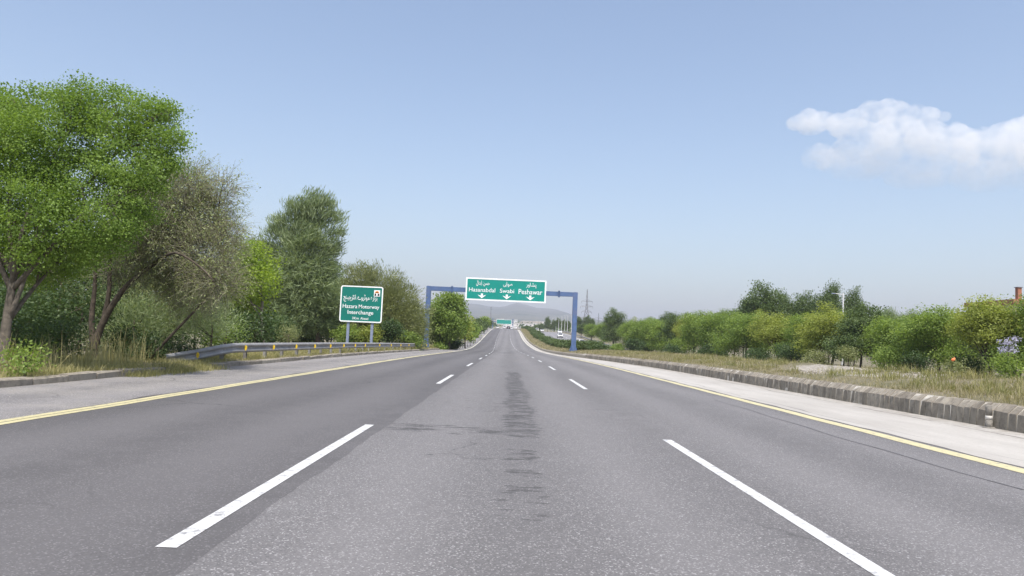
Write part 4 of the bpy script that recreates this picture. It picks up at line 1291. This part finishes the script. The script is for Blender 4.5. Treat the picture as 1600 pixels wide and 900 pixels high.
# ------------------------------------------------------------------ pylons and masts
def pylon(name, base, h, w, label, arms, mat, r=.12, group=None):
    e = empty(name, base); tag(e, label, 'pylon', group)
    def hw(z):
        t = z / h
        return w / 2 * (1 - t / .62) + w * .075 * (t / .62) if t < .62 else w * .075 * (1 - (t - .62) / .38 * .75)
    legs = []
    for sx, sy in ((1, 1), (1, -1), (-1, 1), (-1, -1)):
        zs = np.linspace(0, h, 10)
        MB().tube([(sx * hw(z), sy * hw(z), z) for z in zs], r, 4).build('leg', mat, e)
    mb = MB()
    zs = [h * (1 - (1 - t) ** 1.0) for t in np.linspace(0, .97, 12)]
    for a, b in zip(zs[:-1], zs[1:]):
        for (s1, s2) in (((1, 1), (1, -1)), ((1, -1), (-1, -1)), ((-1, -1), (-1, 1)), ((-1, 1), (1, 1))):
            mb.tube([(s1[0] * hw(a), s1[1] * hw(a), a), (s2[0] * hw(b), s2[1] * hw(b), b)], r * .6, 3)
            mb.tube([(s2[0] * hw(a), s2[1] * hw(a), a), (s1[0] * hw(b), s1[1] * hw(b), b)], r * .6, 3)
            mb.tube([(s1[0] * hw(b), s1[1] * hw(b), b), (s2[0] * hw(b), s2[1] * hw(b), b)], r * .5, 3)
    tag(mb.build('bracing', mat, e), kind='stuff')
    for t, L in arms:
        for s in (-1, 1):
            z = h * t
            m2 = MB()
            m2.tube([(s * hw(z), hw(z), z), (s * L, 0, z + .2)], r * .7, 3); m2.tube([(s * hw(z), -hw(z), z), (s * L, 0, z + .2)], r * .7, 3)
            m2.tube([(s * hw(z + 2), 0, z + h * .045), (s * L, 0, z + .2)], r * .6, 3)
            for q in (.35, .7): m2.tube([(s * (hw(z) + (L - hw(z)) * q), 0, z + .1), (s * (hw(z) + (L - hw(z)) * q * .75), 0, z + h * .03 * (1 - q))], r * .5, 3)
            m2.tube([(s * L, 0, z + .2), (s * L, 0, z - h * .035)], r * .7, 4)
            m2.build('cross_arm', mat, e)
    return e
PY = 620.0
pb = at_y(915.5, 515, PY); ptop = at_y(916.5, 452, PY)
pylon('pylon', (pb.x, PY, pb.z - 6), ptop.z - pb.z + 6, 9.0, 'tall lattice power pylon right of the right gantry post', ((.52, 4.2), (.63, 5.2), (.74, 4.6)), M['lattice'], .19, 'lattice pylons')
pb = at_y(934.5, 515, 900); ptop = at_y(935, 489, 900)
pylon('pylon', (pb.x, 900, pb.z - 6), ptop.z - pb.z + 6, 6.0, 'small faint lattice pylon farther off right of the tall one', ((.6, 4.0), (.75, 4.5)), M['lattice'], .16, 'lattice pylons')
pb = at_y(766.5, 500, 800); ptop = at_y(766.5, 479, 800)
pylon('telecom_mast', (pb.x, 800, pb.z - 5), ptop.z - pb.z + 5, 3.2, 'slim telecom mast above the far left bushes, in front of the hills', ((.86, 1.0), (.93, 1.0)), M['lattice'], .14)

# utility pole by the dark trees on the right
UY = 98.0
ub = at_y(1317, 500, UY); ut = at_y(1317, 458, UY)
up = empty('utility_pole', (ub.x, UY, ground_z(ub.x, UY)))
tag(up, 'pale utility pole with a short lamp arm rising from the right tree row', 'utility pole')
hh = ut.z - ground_z(ub.x, UY)
MB().tube([(0, 0, -.3), (0, 0, hh)], [.14, .09], 8).build('pole', M['pole_white'], up)
MB().tube([(0, 0, hh - .25), (-.6, 0, hh - .12), (-1.1, 0, hh - .1)], .04, 6).build('lamp_arm', M['pole_white'], up)
MB().bevel_box((-1.3, 0, hh - .1), (.5, .2, .12), .03).build('lamp_head', M['steel_grey'], up)

# building at the right edge
BY = 92.0
b0 = at_y(1583, 467, BY)
bl = empty('building', (b0.x + 7, BY + 5, ground_z(b0.x, BY)))
tag(bl, 'flat-roofed terracotta building showing above the trees at the right edge', 'building')
hb_ = b0.z - ground_z(b0.x, BY)
MB().box((0, 0, hb_ / 2 - .3), (13.4, 9.4, hb_ - .6)).build('wall', M['plaster_tan'], bl)
rf = MB().box((0, 0, hb_ - .3), (14, 10, .6)).build('roof', M['brick_red'], bl)
MB().box((-5.9, -4.4, hb_ + .75), (.5, .5, 1.5)).build('chimney', M['brick_red'], rf)
mbt = MB(); mbt.box((-5.9, -4.4, hb_ + 1.54), (.7, .7, .08)); mbt.build('cap', M['lattice'], rf)
for k in range(4):
    for z in (1.6, 4.6):
        w = MB().box((-4.8 + 3.2 * k, -4.72, z), (1.4, .06, 1.3)).build('window', M['window'], bl)
        MB().box((-4.8 + 3.2 * k, -4.80, z - .7), (1.6, .16, .1)).build('sill', M['plaster'], w)

# orange litter
q = at_y(1482, 561, 42)
qz = ground_z(q.x, 44)
rr = random.Random(3)
mb = MB()
V = []
for i in range(5):
    for j in range(8):
        a = 6.28 * j / 8; z = i / 4
        r = .12 * math.sin(math.pi * (.12 + .8 * z)) * rr.uniform(.6, 1.2)
        V.append((math.cos(a) * r + .1 * z, math.sin(a) * r * .8, z * .2 + rr.uniform(-.02, .02)))
F = [(i * 8 + j, i * 8 + (j + 1) % 8, (i + 1) * 8 + (j + 1) % 8, (i + 1) * 8 + j) for i in range(4) for j in range(8)] + [tuple(range(8))[::-1], tuple(range(32, 40))]
mb.add(V, F)
o = mb.build('plastic_bag', M['litter']); o.location = (q.x, 41.6, q.z - .12)
tag(o, 'crumpled orange plastic bag caught on a low shrub at the foot of the right trees', 'litter')

# ------------------------------------------------------------------ vehicles
def loft(secs, mat, name, parent):
    """secs: list of (y, half width, z0, z1, tuck) cross sections along y"""
    V, F = [], []
    for (yy, hw_, z0, z1, tk) in secs:
        b = .07
        V += [(-hw_ + b, yy, z0), (hw_ - b, yy, z0), (hw_, yy, z0 + b * 1.5), (hw_, yy, (z0 + z1) / 2), (hw_ - tk, yy, z1 - .03), (hw_ - tk - .06, yy, z1), (-hw_ + tk + .06, yy, z1), (-hw_ + tk, yy, z1 - .03), (-hw_, yy, (z0 + z1) / 2), (-hw_, yy, z0 + b * 1.5)]
    n = 10
    for i in range(len(secs) - 1):
        for k in range(n):
            q = (k + 1) % n
            F.append((i * n + k, i * n + q, (i + 1) * n + q, (i + 1) * n + k))
    F.append(tuple(range(n))[::-1]); e = (len(secs) - 1) * n; F.append(tuple(e + k for k in range(n)))
    return link(name, np_mesh(name, V, F, mat, smooth=False), parent)
def make_car(paint, van=False):
    """front towards +y"""
    e = empty('car')
    L = 2.15
    if van:
        loft([(-L, .78, .32, .95, .03), (-L + .05, .84, .24, 1.0, .02), (1.4, .84, .24, 1.0, .02), (L - .1, .80, .26, .85, .04), (L, .7, .34, .7, .05)], paint, 'body', e)
        cab = loft([(-L + .02, .80, .96, 1.72, .08), (-L + .3, .80, .96, 1.86, .1), (1.0, .80, .96, 1.84, .1), (1.75, .78, .9, 1.0, .06)], paint, 'cabin', e)
        z0, z1, f0, f1, r0 = 1.08, 1.66, 1.06, 1.72, -L
    else:
        loft([(-L, .74, .38, .80, .04), (-L + .12, .84, .26, .93, .05), (-.9, .87, .22, .95, .04), (.7, .87, .22, .93, .04), (1.7, .85, .24, .84, .06), (L - .06, .76, .3, .70, .06), (L, .68, .36, .6, .06)], paint, 'body', e)
        cab = loft([(-1.75, .74, .9, .98, .1), (-1.05, .78, .9, 1.40, .16), (.1, .78, .9, 1.44, .16), (.45, .77, .9, 1.40, .16), (1.15, .74, .88, .95, .1)], paint, 'cabin', e)
        z0, z1, f0, f1, r0 = .98, 1.36, .50, 1.10, -1.72
    g_ = M['glass']
    # windscreen, rear window, side windows as inset panes slightly proud of the cabin
    if van:
        MB().add([(-.66, 1.10, 1.72), (.66, 1.10, 1.72), (.70, 1.74, 1.03), (-.70, 1.74, 1.03)], [(0, 3, 2, 1)]).build('windscreen', g_, e).location = (0, .03, .03)
        MB().box((0, -L + .012, 1.36), (1.2, .03, .46)).build('rear_window', g_, e)
    else:
        MB().add([(-.56, .50, 1.37), (.56, .50, 1.37), (.64, 1.12, .98), (-.64, 1.12, .98)], [(0, 3, 2, 1)]).build('windscreen', g_, e).location = (0, .015, .02)
        MB().add([(-.56, -1.10, 1.37), (.56, -1.10, 1.37), (.62, -1.70, 1.01), (-.62, -1.70, 1.01)], [(0, 1, 2, 3)]).build('rear_window', g_, e).location = (0, -.015, .02)
    for s in (-1, 1):
        for ya, yb in ((-1.0, -.15), (-.05, .55)):
            MB().add([(s * .775, ya, z0), (s * .775, yb, z0), (s * .66, yb - .04, z1 - .02), (s * .66, ya + .04, z1 - .02)], [(0, 1, 2, 3)] if s > 0 else [(3, 2, 1, 0)]).build('side_window', g_, e).location = (s * .012, 0, .01)
        for yy in (-1.32, 1.30):
            w = MB().tube([(s * .74, yy, .31), (s * .90, yy, .31)], .31, 14).build('wheel', M['tyre'], e)
            MB().tube([(s * .895, yy, .31), (s * .908, yy, .31)], .19, 10).build('rim', M['rim'], w)
        MB().box((s * .56, L - .06, .62), (.3, .12, .13)).build('headlight', M['lamp_white'], e)
        MB().box((s * .62, -L + .045, .78), (.2, .12, .17)).build('tail_light', M['lamp_red'], e)
        MB().box((s * .93, .62, .98), (.16, .1, .12)).build('mirror', paint, e)
    MB().box((0, -L + .0, .42), (1.5, .14, .16)).build('bumper', M['black'], e)
    MB().box((0, L - .0, .42), (1.4, .12, .16)).build('bumper', M['black'], e)
    MB().box((0, -L - .02, .66), (.5, .02, .12)).build('number_plate', M['sign_white'], e)
    MB().box((0, L - .0, .62), (.7, .06, .1)).build('grille', M['black'], e)
    return e
pool = {'w': make_car(M['car_white']), 'b': make_car(M['car_black']), 'v': make_car(M['car_white'], True)}
used = set()
def put_car(kind, off, Y, z, rz, label, group):
    o = pool[kind] if kind not in used else copy_tree(pool[kind])
    used.add(kind)
    sl_ = math.atan2(Z0(Y + 3) - Z0(Y - 3), 6.0)
    o.location = P(off, Y, z)
    o.rotation_euler = (sl_ if abs(rz) < 1 else -sl_, 0, rz)
    tag(o, label, 'car' if kind != 'v' else 'van', group)
G1, G2_ = 'cars far ahead in our lanes', 'oncoming cars on the opposite carriageway'
put_car('w', (804 - 789) * 372 / FPX, 372, .01, 0, 'white car in the right lane just before the crest of our road', G1)
put_car('b', (794 - 789.5) * 365 / FPX, 350, .01, 0, 'dark car in the middle lane just before the crest of our road', G1)
put_car('v', (788.5 - 789) * 405 / FPX - .5, 405, .01, 0, 'white van left of the dark car at the crest', G1)
put_car('v', (797.5 - 789) * 430 / FPX, 430, .01, 0, 'white van half hidden between the dark car and the white car', G1)
put_car('w', (776 - 789) * 425 / FPX, 425, .01, 0, 'white car in the left lane at the crest below the far sign', G1)
put_car('w', 18.6, 245, OPP_Z + .01, math.pi, 'white oncoming car alone on the opposite carriageway', G2_)
put_car('w', 22.3, 300, OPP_Z + .01, math.pi, 'small white oncoming car higher up the opposite carriageway near the poles', G2_)
put_car('v', 17.0, 400, OPP_Z + .01, math.pi, 'white oncoming van at the crest of the opposite carriageway', G2_)
put_car('w', 20.2, 410, OPP_Z + .01, math.pi, 'white oncoming car next to the van at the crest', G2_)
put_car('w', 20.3, 190, OPP_Z + .01, math.pi, 'white oncoming car whose roof shows just right of the gantry post', G2_)
put_car('w', 17.2, 132, OPP_Z + .01, math.pi, 'nearest white oncoming car, only its roof above the median grass', G2_)

# ------------------------------------------------------------------ far town at the foot of the hills
def town_house(px, py, Y, wd, h, mat, k):
    b = at_y(px, py, Y)
    zg = Z0(Y) - 1.5
    e = empty('small_building', (b.x, Y, zg))
    tag(e, ['pale flat-roofed building in the far town below the hills', 'long pale building in the far town below the hills'][1 if wd > 30 else 0], 'building', ['flat-roofed buildings of the far town', 'long pale buildings of the far town'][1 if wd > 30 else 0])
    H = max(3.0, min(b.z - zg, h + 1.5))
    MB().box((0, 0, H / 2), (wd, wd * .6 if wd < 30 else 14, H)).build('wall', mat, e)
    MB().box((0, 0, H + .2), (wd + .6, (wd * .6 if wd < 30 else 14) + .6, .4)).build('roof', M['plaster'], e)
    for i in range(max(2, int(wd / 6))):
        MB().box((-wd / 2 + (i + .5) * wd / max(2, int(wd / 6)), -(wd * .3 if wd < 30 else 7) - .04, max(1.5, H - 1.9)), (1.6, .08, 1.3)).build('window', M['window'], e)
for k, (px, py, Y, wd, h) in enumerate([(781, 494, 1900, 11, 8), (784.5, 493.2, 1950, 9, 8), (806, 495, 1900, 10, 8), (832, 497, 1700, 46, 7), (846, 498, 1750, 34, 7), (812, 505, 1000, 38, 6), (820, 500, 1500, 16, 7), (760, 500, 1300, 14, 7), (752, 497, 1500, 14, 7), (796, 500, 1400, 12, 7), (838, 502, 1200, 14, 6), (826, 506, 900, 10, 6), (772, 499, 1500, 18, 7), (857, 503, 1300, 16, 7)]):
    town_house(px, py, Y, wd, h, M['plaster'] if k % 3 else M['plaster_tan'], k)

# scattered far trees of the plain: nobody could count them
N = 900
yy = RNG.uniform(480, 2600, N) ; xx = RNG.uniform(-.16, .42, N) * yy
keep = ~((np.abs(xx + 2) < 12) | ((xx > 8) & (xx < 34)) & (yy < 900))
yy, xx = yy[keep], xx[keep]
cs, ll = [], []
for x, y_ in zip(xx, yy):
    n = 26
    s = RNG.uniform(2.0, 4.5)
    c = np.array([x, y_, Z0(y_) + s * .8]) + RNG.normal(size=(n, 3)) * np.array([s, s, s * .55]) * .55
    cs.append(c); ll.append(np.full(n, s * .55))
c = np.concatenate(cs); ll = np.concatenate(ll)
V, F = leaf_quads(c, rand_unit(len(c)), rand_unit(len(c)), ll * 1.4, ll)
tag(link('distant_woodland', np_mesh('distant_woodland', V, F, M['leaf_far'], tint=np.clip(RNG.normal(.4, .2, len(c)), 0, 1))), kind='stuff')

# ------------------------------------------------------------------ grass, weeds, stones
def grass(name, bx, by, h, w, mat, mean=.5, sd=.28, lean=.5, tuft=9, tr=.07):
    n0 = len(bx)
    idx = np.repeat(np.arange(n0), tuft)
    n = len(idx)
    x = bx[idx] + RNG.normal(0, tr, n); y = by[idx] + RNG.normal(0, tr, n)
    xc = np.interp(y, _Y, _X); z = np.array([ground_z(a, b) for a, b in zip(bx, by)])[idx] - .02
    z = z + 0.0
    hh_ = h[idx] * RNG.uniform(.45, 1.25, n)
    a = RNG.uniform(0, 6.283, n)
    ln = np.abs(RNG.normal(0, lean, n)) * hh_
    dx, dy = np.cos(a) * ln, np.sin(a) * ln
    b2 = a + 1.57 + RNG.normal(0, .4, n)
    wx, wy = np.cos(b2) * w, np.sin(b2) * w
    base = np.stack([x, y, z], 1)
    sd_ = np.stack([wx, wy, np.zeros(n)], 1)
    mid = base + np.stack([dx * .35, dy * .35, hh_ * .6], 1)
    tip = base + np.stack([dx, dy, hh_], 1)
    V = np.stack([base - sd_, base + sd_, mid + sd_ * .75, mid - sd_ * .75, tip + sd_ * .12, tip - sd_ * .12], 1).reshape(-1, 3)
    q = np.arange(n) * 6
    F = np.concatenate([np.stack([q, q + 1, q + 2, q + 3], 1), np.stack([q + 3, q + 2, q + 4, q + 5], 1)])
    tt = np.clip(RNG.normal(mean, sd, n0)[idx] + RNG.normal(0, .12, n), 0, 1)
    o = link(name, np_mesh(name, V, F, mat, tint=np.concatenate([tt, tt])))
    return tag(o, kind='stuff')
def scatter(n, ya, yb, oa, ob, power=1.0, dens=None):
    y = ya + (yb - ya) * RNG.random(n) ** power
    oa_ = np.array([oa(v) for v in y]) if callable(oa) else oa
    off = oa_ + (ob - oa_) * RNG.random(n)
    x = np.interp(y, _Y, _X) + off
    if dens is not None:
        k = np.array([RNG.random() < dens(a, b, c) for a, b, c in zip(x, y, off)])
        x, y = x[k], y[k]
    return x, y
def patchy(x, y):
    return .5 + .5 * math.sin(1.1 * x + .7 * y + 2 * math.sin(.31 * y)) * math.sin(.57 * y - .8 * x)
def med_d(x, y, off):
    g0 = gravel_at(x, y, 0)
    return max(.05, (.35 + .65 * patchy(x, y)) * (1 - min(.94, 1.9 * g0)))
bx, by = scatter(9500, 9, 60, lambda v: K(v) + .33, 12.3, 1.6, med_d)
grass('median_grass', bx, by, RNG.uniform(.04, .145, len(bx)), .005, M['grass_dry'], .6, .3, .85, 11, .1)
bx, by = scatter(6500, 40, 130, lambda v: K(v) + .33, 12.3, 1.2, lambda x, y, o: .4 + .6 * patchy(x, y))
grass('median_grass', bx, by, RNG.uniform(.08, .22, len(bx)), .011, M['grass_dry'], .62, .26, .6, 9, .14)
bx, by = scatter(4500, 110, 330, lambda v: K(v) + .33, 9.6, 1.1)
grass('median_grass', bx, by, RNG.uniform(.08, .18, len(bx)), .04, M['grass_dry'], .5, .18, .7, 6, .3)
def left_d(x, y, off): return .35 + .65 * patchy(x * 1.3, y * 1.4)
bx, by = scatter(6500, 9, 40, -8.47, -12.5, 1.3, left_d)
grass('verge_grass', bx, by, RNG.uniform(.05, .19, len(bx)), .005, M['grass_green'], .6, .25, .6, 12, .08)
bx, by = scatter(4000, 38, 130, -8.5, -12.0, 1.2, left_d)
grass('verge_grass', bx, by, RNG.uniform(.12, .32, len(bx)), .014, M['grass_green'], .5, .25, .6, 9, .14)
# grass spilling through the kerb gap onto the shoulder
bx, by = scatter(420, 15.9, 20.5, -7.75, -8.5, 1.0, lambda x, y, o: .3 + .7 * (o < -8.0))
_pz = ground_z
def ground_z(x, Y): return max(_pz(x, Y), Z0(Y)) if -8.4 < x - XC(Y) < 0 else _pz(x, Y)
grass('verge_grass', bx, by, RNG.uniform(.07, .2, len(bx)), .006, M['grass_green'], .6, .25, .7, 12, .09)
# tall seed heads by the barrier end and the thorny tree
bx, by = scatter(60, 17.5, 21.5, -9.6, -11.0)
grass('tall_grass', bx, by, RNG.uniform(.5, .85, len(bx)), .007, M['grass_green'], .8, .15, .3, 5, .08)
bx, by = scatter(90, 13, 19, -9.0, -11.2)
grass('tall_grass', bx, by, RNG.uniform(.4, .75, len(bx)), .006, M['grass_green'], .75, .15, .45, 5, .1)
# darker weeds standing in clumps on the median
cy_ = RNG.uniform(9, 70, 130); co_ = RNG.uniform(.6, 3.6, 130)
by = np.repeat(cy_, 7) + RNG.normal(0, .22, 910); bx = np.repeat(np.array([XC(v) + K(v) for v in cy_]) + co_, 7) + RNG.normal(0, .22, 910)
grass('median_weeds', bx, by, RNG.uniform(.12, .3, 910), .007, M['grass_green'], .25, .22, .7, 14, .1)
# dry grass on the ground before the right tree row
bx, by = scatter(4000, 36, 150, 26.0, 31, 1.3)
grass('far_side_grass', bx, by, RNG.uniform(.2, .5, len(bx)), .018, M['grass_dry'], .6, .25, .6, 6, .25)

def stones(name, bx, by, sz, dz=0.0):
    n = len(bx)
    o8 = np.array([(1, 0, 0), (0, 1, 0), (-1, 0, 0), (0, -1, 0), (0, 0, 1), (0, 0, -1)], dtype=float)
    f8 = np.array([(0, 1, 4), (1, 2, 4), (2, 3, 4), (3, 0, 4), (1, 0, 5), (2, 1, 5), (3, 2, 5), (0, 3, 5)])
    a = RNG.uniform(0, 6.28, n)
    base = o8[None] * RNG.uniform(.6, 1.3, (n, 6, 1)) * sz[:, None, None] * np.array([1, 1, .6])
    ca, sa = np.cos(a)[:, None], np.sin(a)[:, None]
    x = base[:, :, 0] * ca - base[:, :, 1] * sa; y = base[:, :, 0] * sa + base[:, :, 1] * ca
    z = np.array([ground_z(p, q) for p, q in zip(bx, by)]) + dz
    V = np.stack([x + bx[:, None], y + by[:, None], base[:, :, 2] + z[:, None]], -1).reshape(-1, 3)
    F = (f8[None] + (np.arange(n) * 6)[:, None, None]).reshape(-1, 3)
    return tag(link(name, np_mesh(name, V, F, M['stone'])), kind='stuff')
def gr_d(x, y, off): return gravel_at(x, y, 0) * 1.3
bx, by = scatter(6500, 13, 32, 8.8, 12.6, 1.0, gr_d)
stones('gravel', bx, by, RNG.uniform(.012, .05, len(bx)))
bx, by = scatter(1500, 8, 40, 7.55, 8.24, 1.6, lambda x, y, o: ((o - 7.5) / .75) ** 2.5)
stones('kerb_debris', bx, by, RNG.uniform(.006, .022, len(bx)), .105)
bx, by = scatter(90, 8, 30, 5.9, 7.8, 1.4)
stones('kerb_debris', bx, by, RNG.uniform(.006, .018, len(bx)), .10)
bx, by = scatter(900, 6, 30, -5.9, -8.2, 1.4)
stones('shoulder_gravel', bx, by, RNG.uniform(.005, .014, len(bx)), .0)

# ------------------------------------------------------------------ cloud, outside the haze
CY = 4200.0
cl = [(1245, 192, 17, .75), (1262, 183, 17, .8), (1285, 190, 22, .7), (1268, 200, 22, .5), (1310, 192, 22, .65), (1335, 188, 24, .75), (1358, 180, 24, .85), (1364, 166, 11, .9), (1385, 172, 20, .9), (1400, 180, 26, .85), (1428, 180, 20, .75), (1450, 180, 18, .7), (1472, 183, 14, .6), (1400, 198, 34, .4), (1330, 202, 34, .35),
      (1278, 246, 26, .8), (1300, 252, 28, .7), (1330, 236, 34, .7), (1370, 226, 36, .8), (1410, 218, 36, .8), (1450, 216, 34, .8), (1490, 222, 36, .7), (1400, 250, 48, .6), (1470, 248, 52, .6), (1530, 232, 40, .7), (1570, 214, 28, .9), (1590, 206, 26, .9), (1612, 204, 30, .9), (1600, 235, 50, .8), (1660, 232, 60, .8), (1730, 236, 66, .8), (1800, 236, 60, .7), (1340, 268, 40, .35), (1440, 275, 56, .35), (1550, 276, 60, .4), (1650, 276, 60, .4)]
import bmesh
bm = bmesh.new()
for k, (px, py, r, sq) in enumerate(cl):
    c = at_y(px, py, CY + random.uniform(-80, 80)); rr_ = r * CY / FPX
    bmesh.ops.create_icosphere(bm, subdivisions=3, radius=1.0, matrix=Matrix.Translation(c) @ Matrix.Diagonal((rr_, rr_ * 1.1, rr_ * sq, 1)))
    for j in range(14):
        a = random.uniform(0, 6.28); e_ = random.uniform(-.1, 1.5)
        d = Vector((math.cos(a) * math.cos(e_), math.sin(a) * math.cos(e_), math.sin(e_) * sq)) * rr_ * .85
        r2 = rr_ * random.uniform(.14, .34)
        bmesh.ops.create_icosphere(bm, subdivisions=2, radius=r2, matrix=Matrix.Translation(c + d))
me = bpy.data.meshes.new('cloud'); bm.to_mesh(me); bm.free()
tmp = bpy.data.objects.new('cloud', me); COL.objects.link(tmp)
rm = tmp.modifiers.new('r', 'REMESH'); rm.mode = 'VOXEL'; rm.voxel_size = 9.5
bpy.context.view_layer.update()
me2 = bpy.data.meshes.new_from_object(tmp.evaluated_get(bpy.context.evaluated_depsgraph_get()))
bpy.data.objects.remove(tmp)
cm_, n, l, b, out = new_mat('cloud_vapour')
n.remove(b)
pv = nd(n, 'ShaderNodeVolumePrincipled')
pv.inputs['Color'].default_value = (1, 1, 1, 1)
pv.inputs['Anisotropy'].default_value = .2
p = pos(n)
f = noise(n, l, p, .0075, 7, .68)
sz_ = nd(n, 'ShaderNodeSeparateXYZ'); l.new(p, sz_.inputs[0])
zt_, zb_ = at_y(1400, 190, CY).z, at_y(1400, 290, CY).z
l.new(mth(n, l, 'MULTIPLY', remap(n, l, f, .40, .66, 0.0, 1.0), remap(n, l, sz_.outputs[2], zb_, zt_, .0005, .014)), pv.inputs['Density'])
l.new(pv.outputs[0], out.inputs['Volume'])
me2.materials.clear(); me2.materials.append(cm_)
tag(link('cloud', me2), kind='stuff')

# ------------------------------------------------------------------ haze
hz, n, l, b, out = new_mat('air_haze')
n.remove(b)
pv = nd(n, 'ShaderNodeVolumePrincipled')
pv.inputs['Color'].default_value = (.675, .69, .795, 1)
pv.inputs['Density'].default_value = 2.3e-4
pv.inputs['Anisotropy'].default_value = .2
l.new(pv.outputs[0], out.inputs['Volume'])
mb = MB()
mb.box((0, 4000, 150), (20000, 10000, 420))
o = mb.build('haze', hz)
tag(o, kind='stuff')
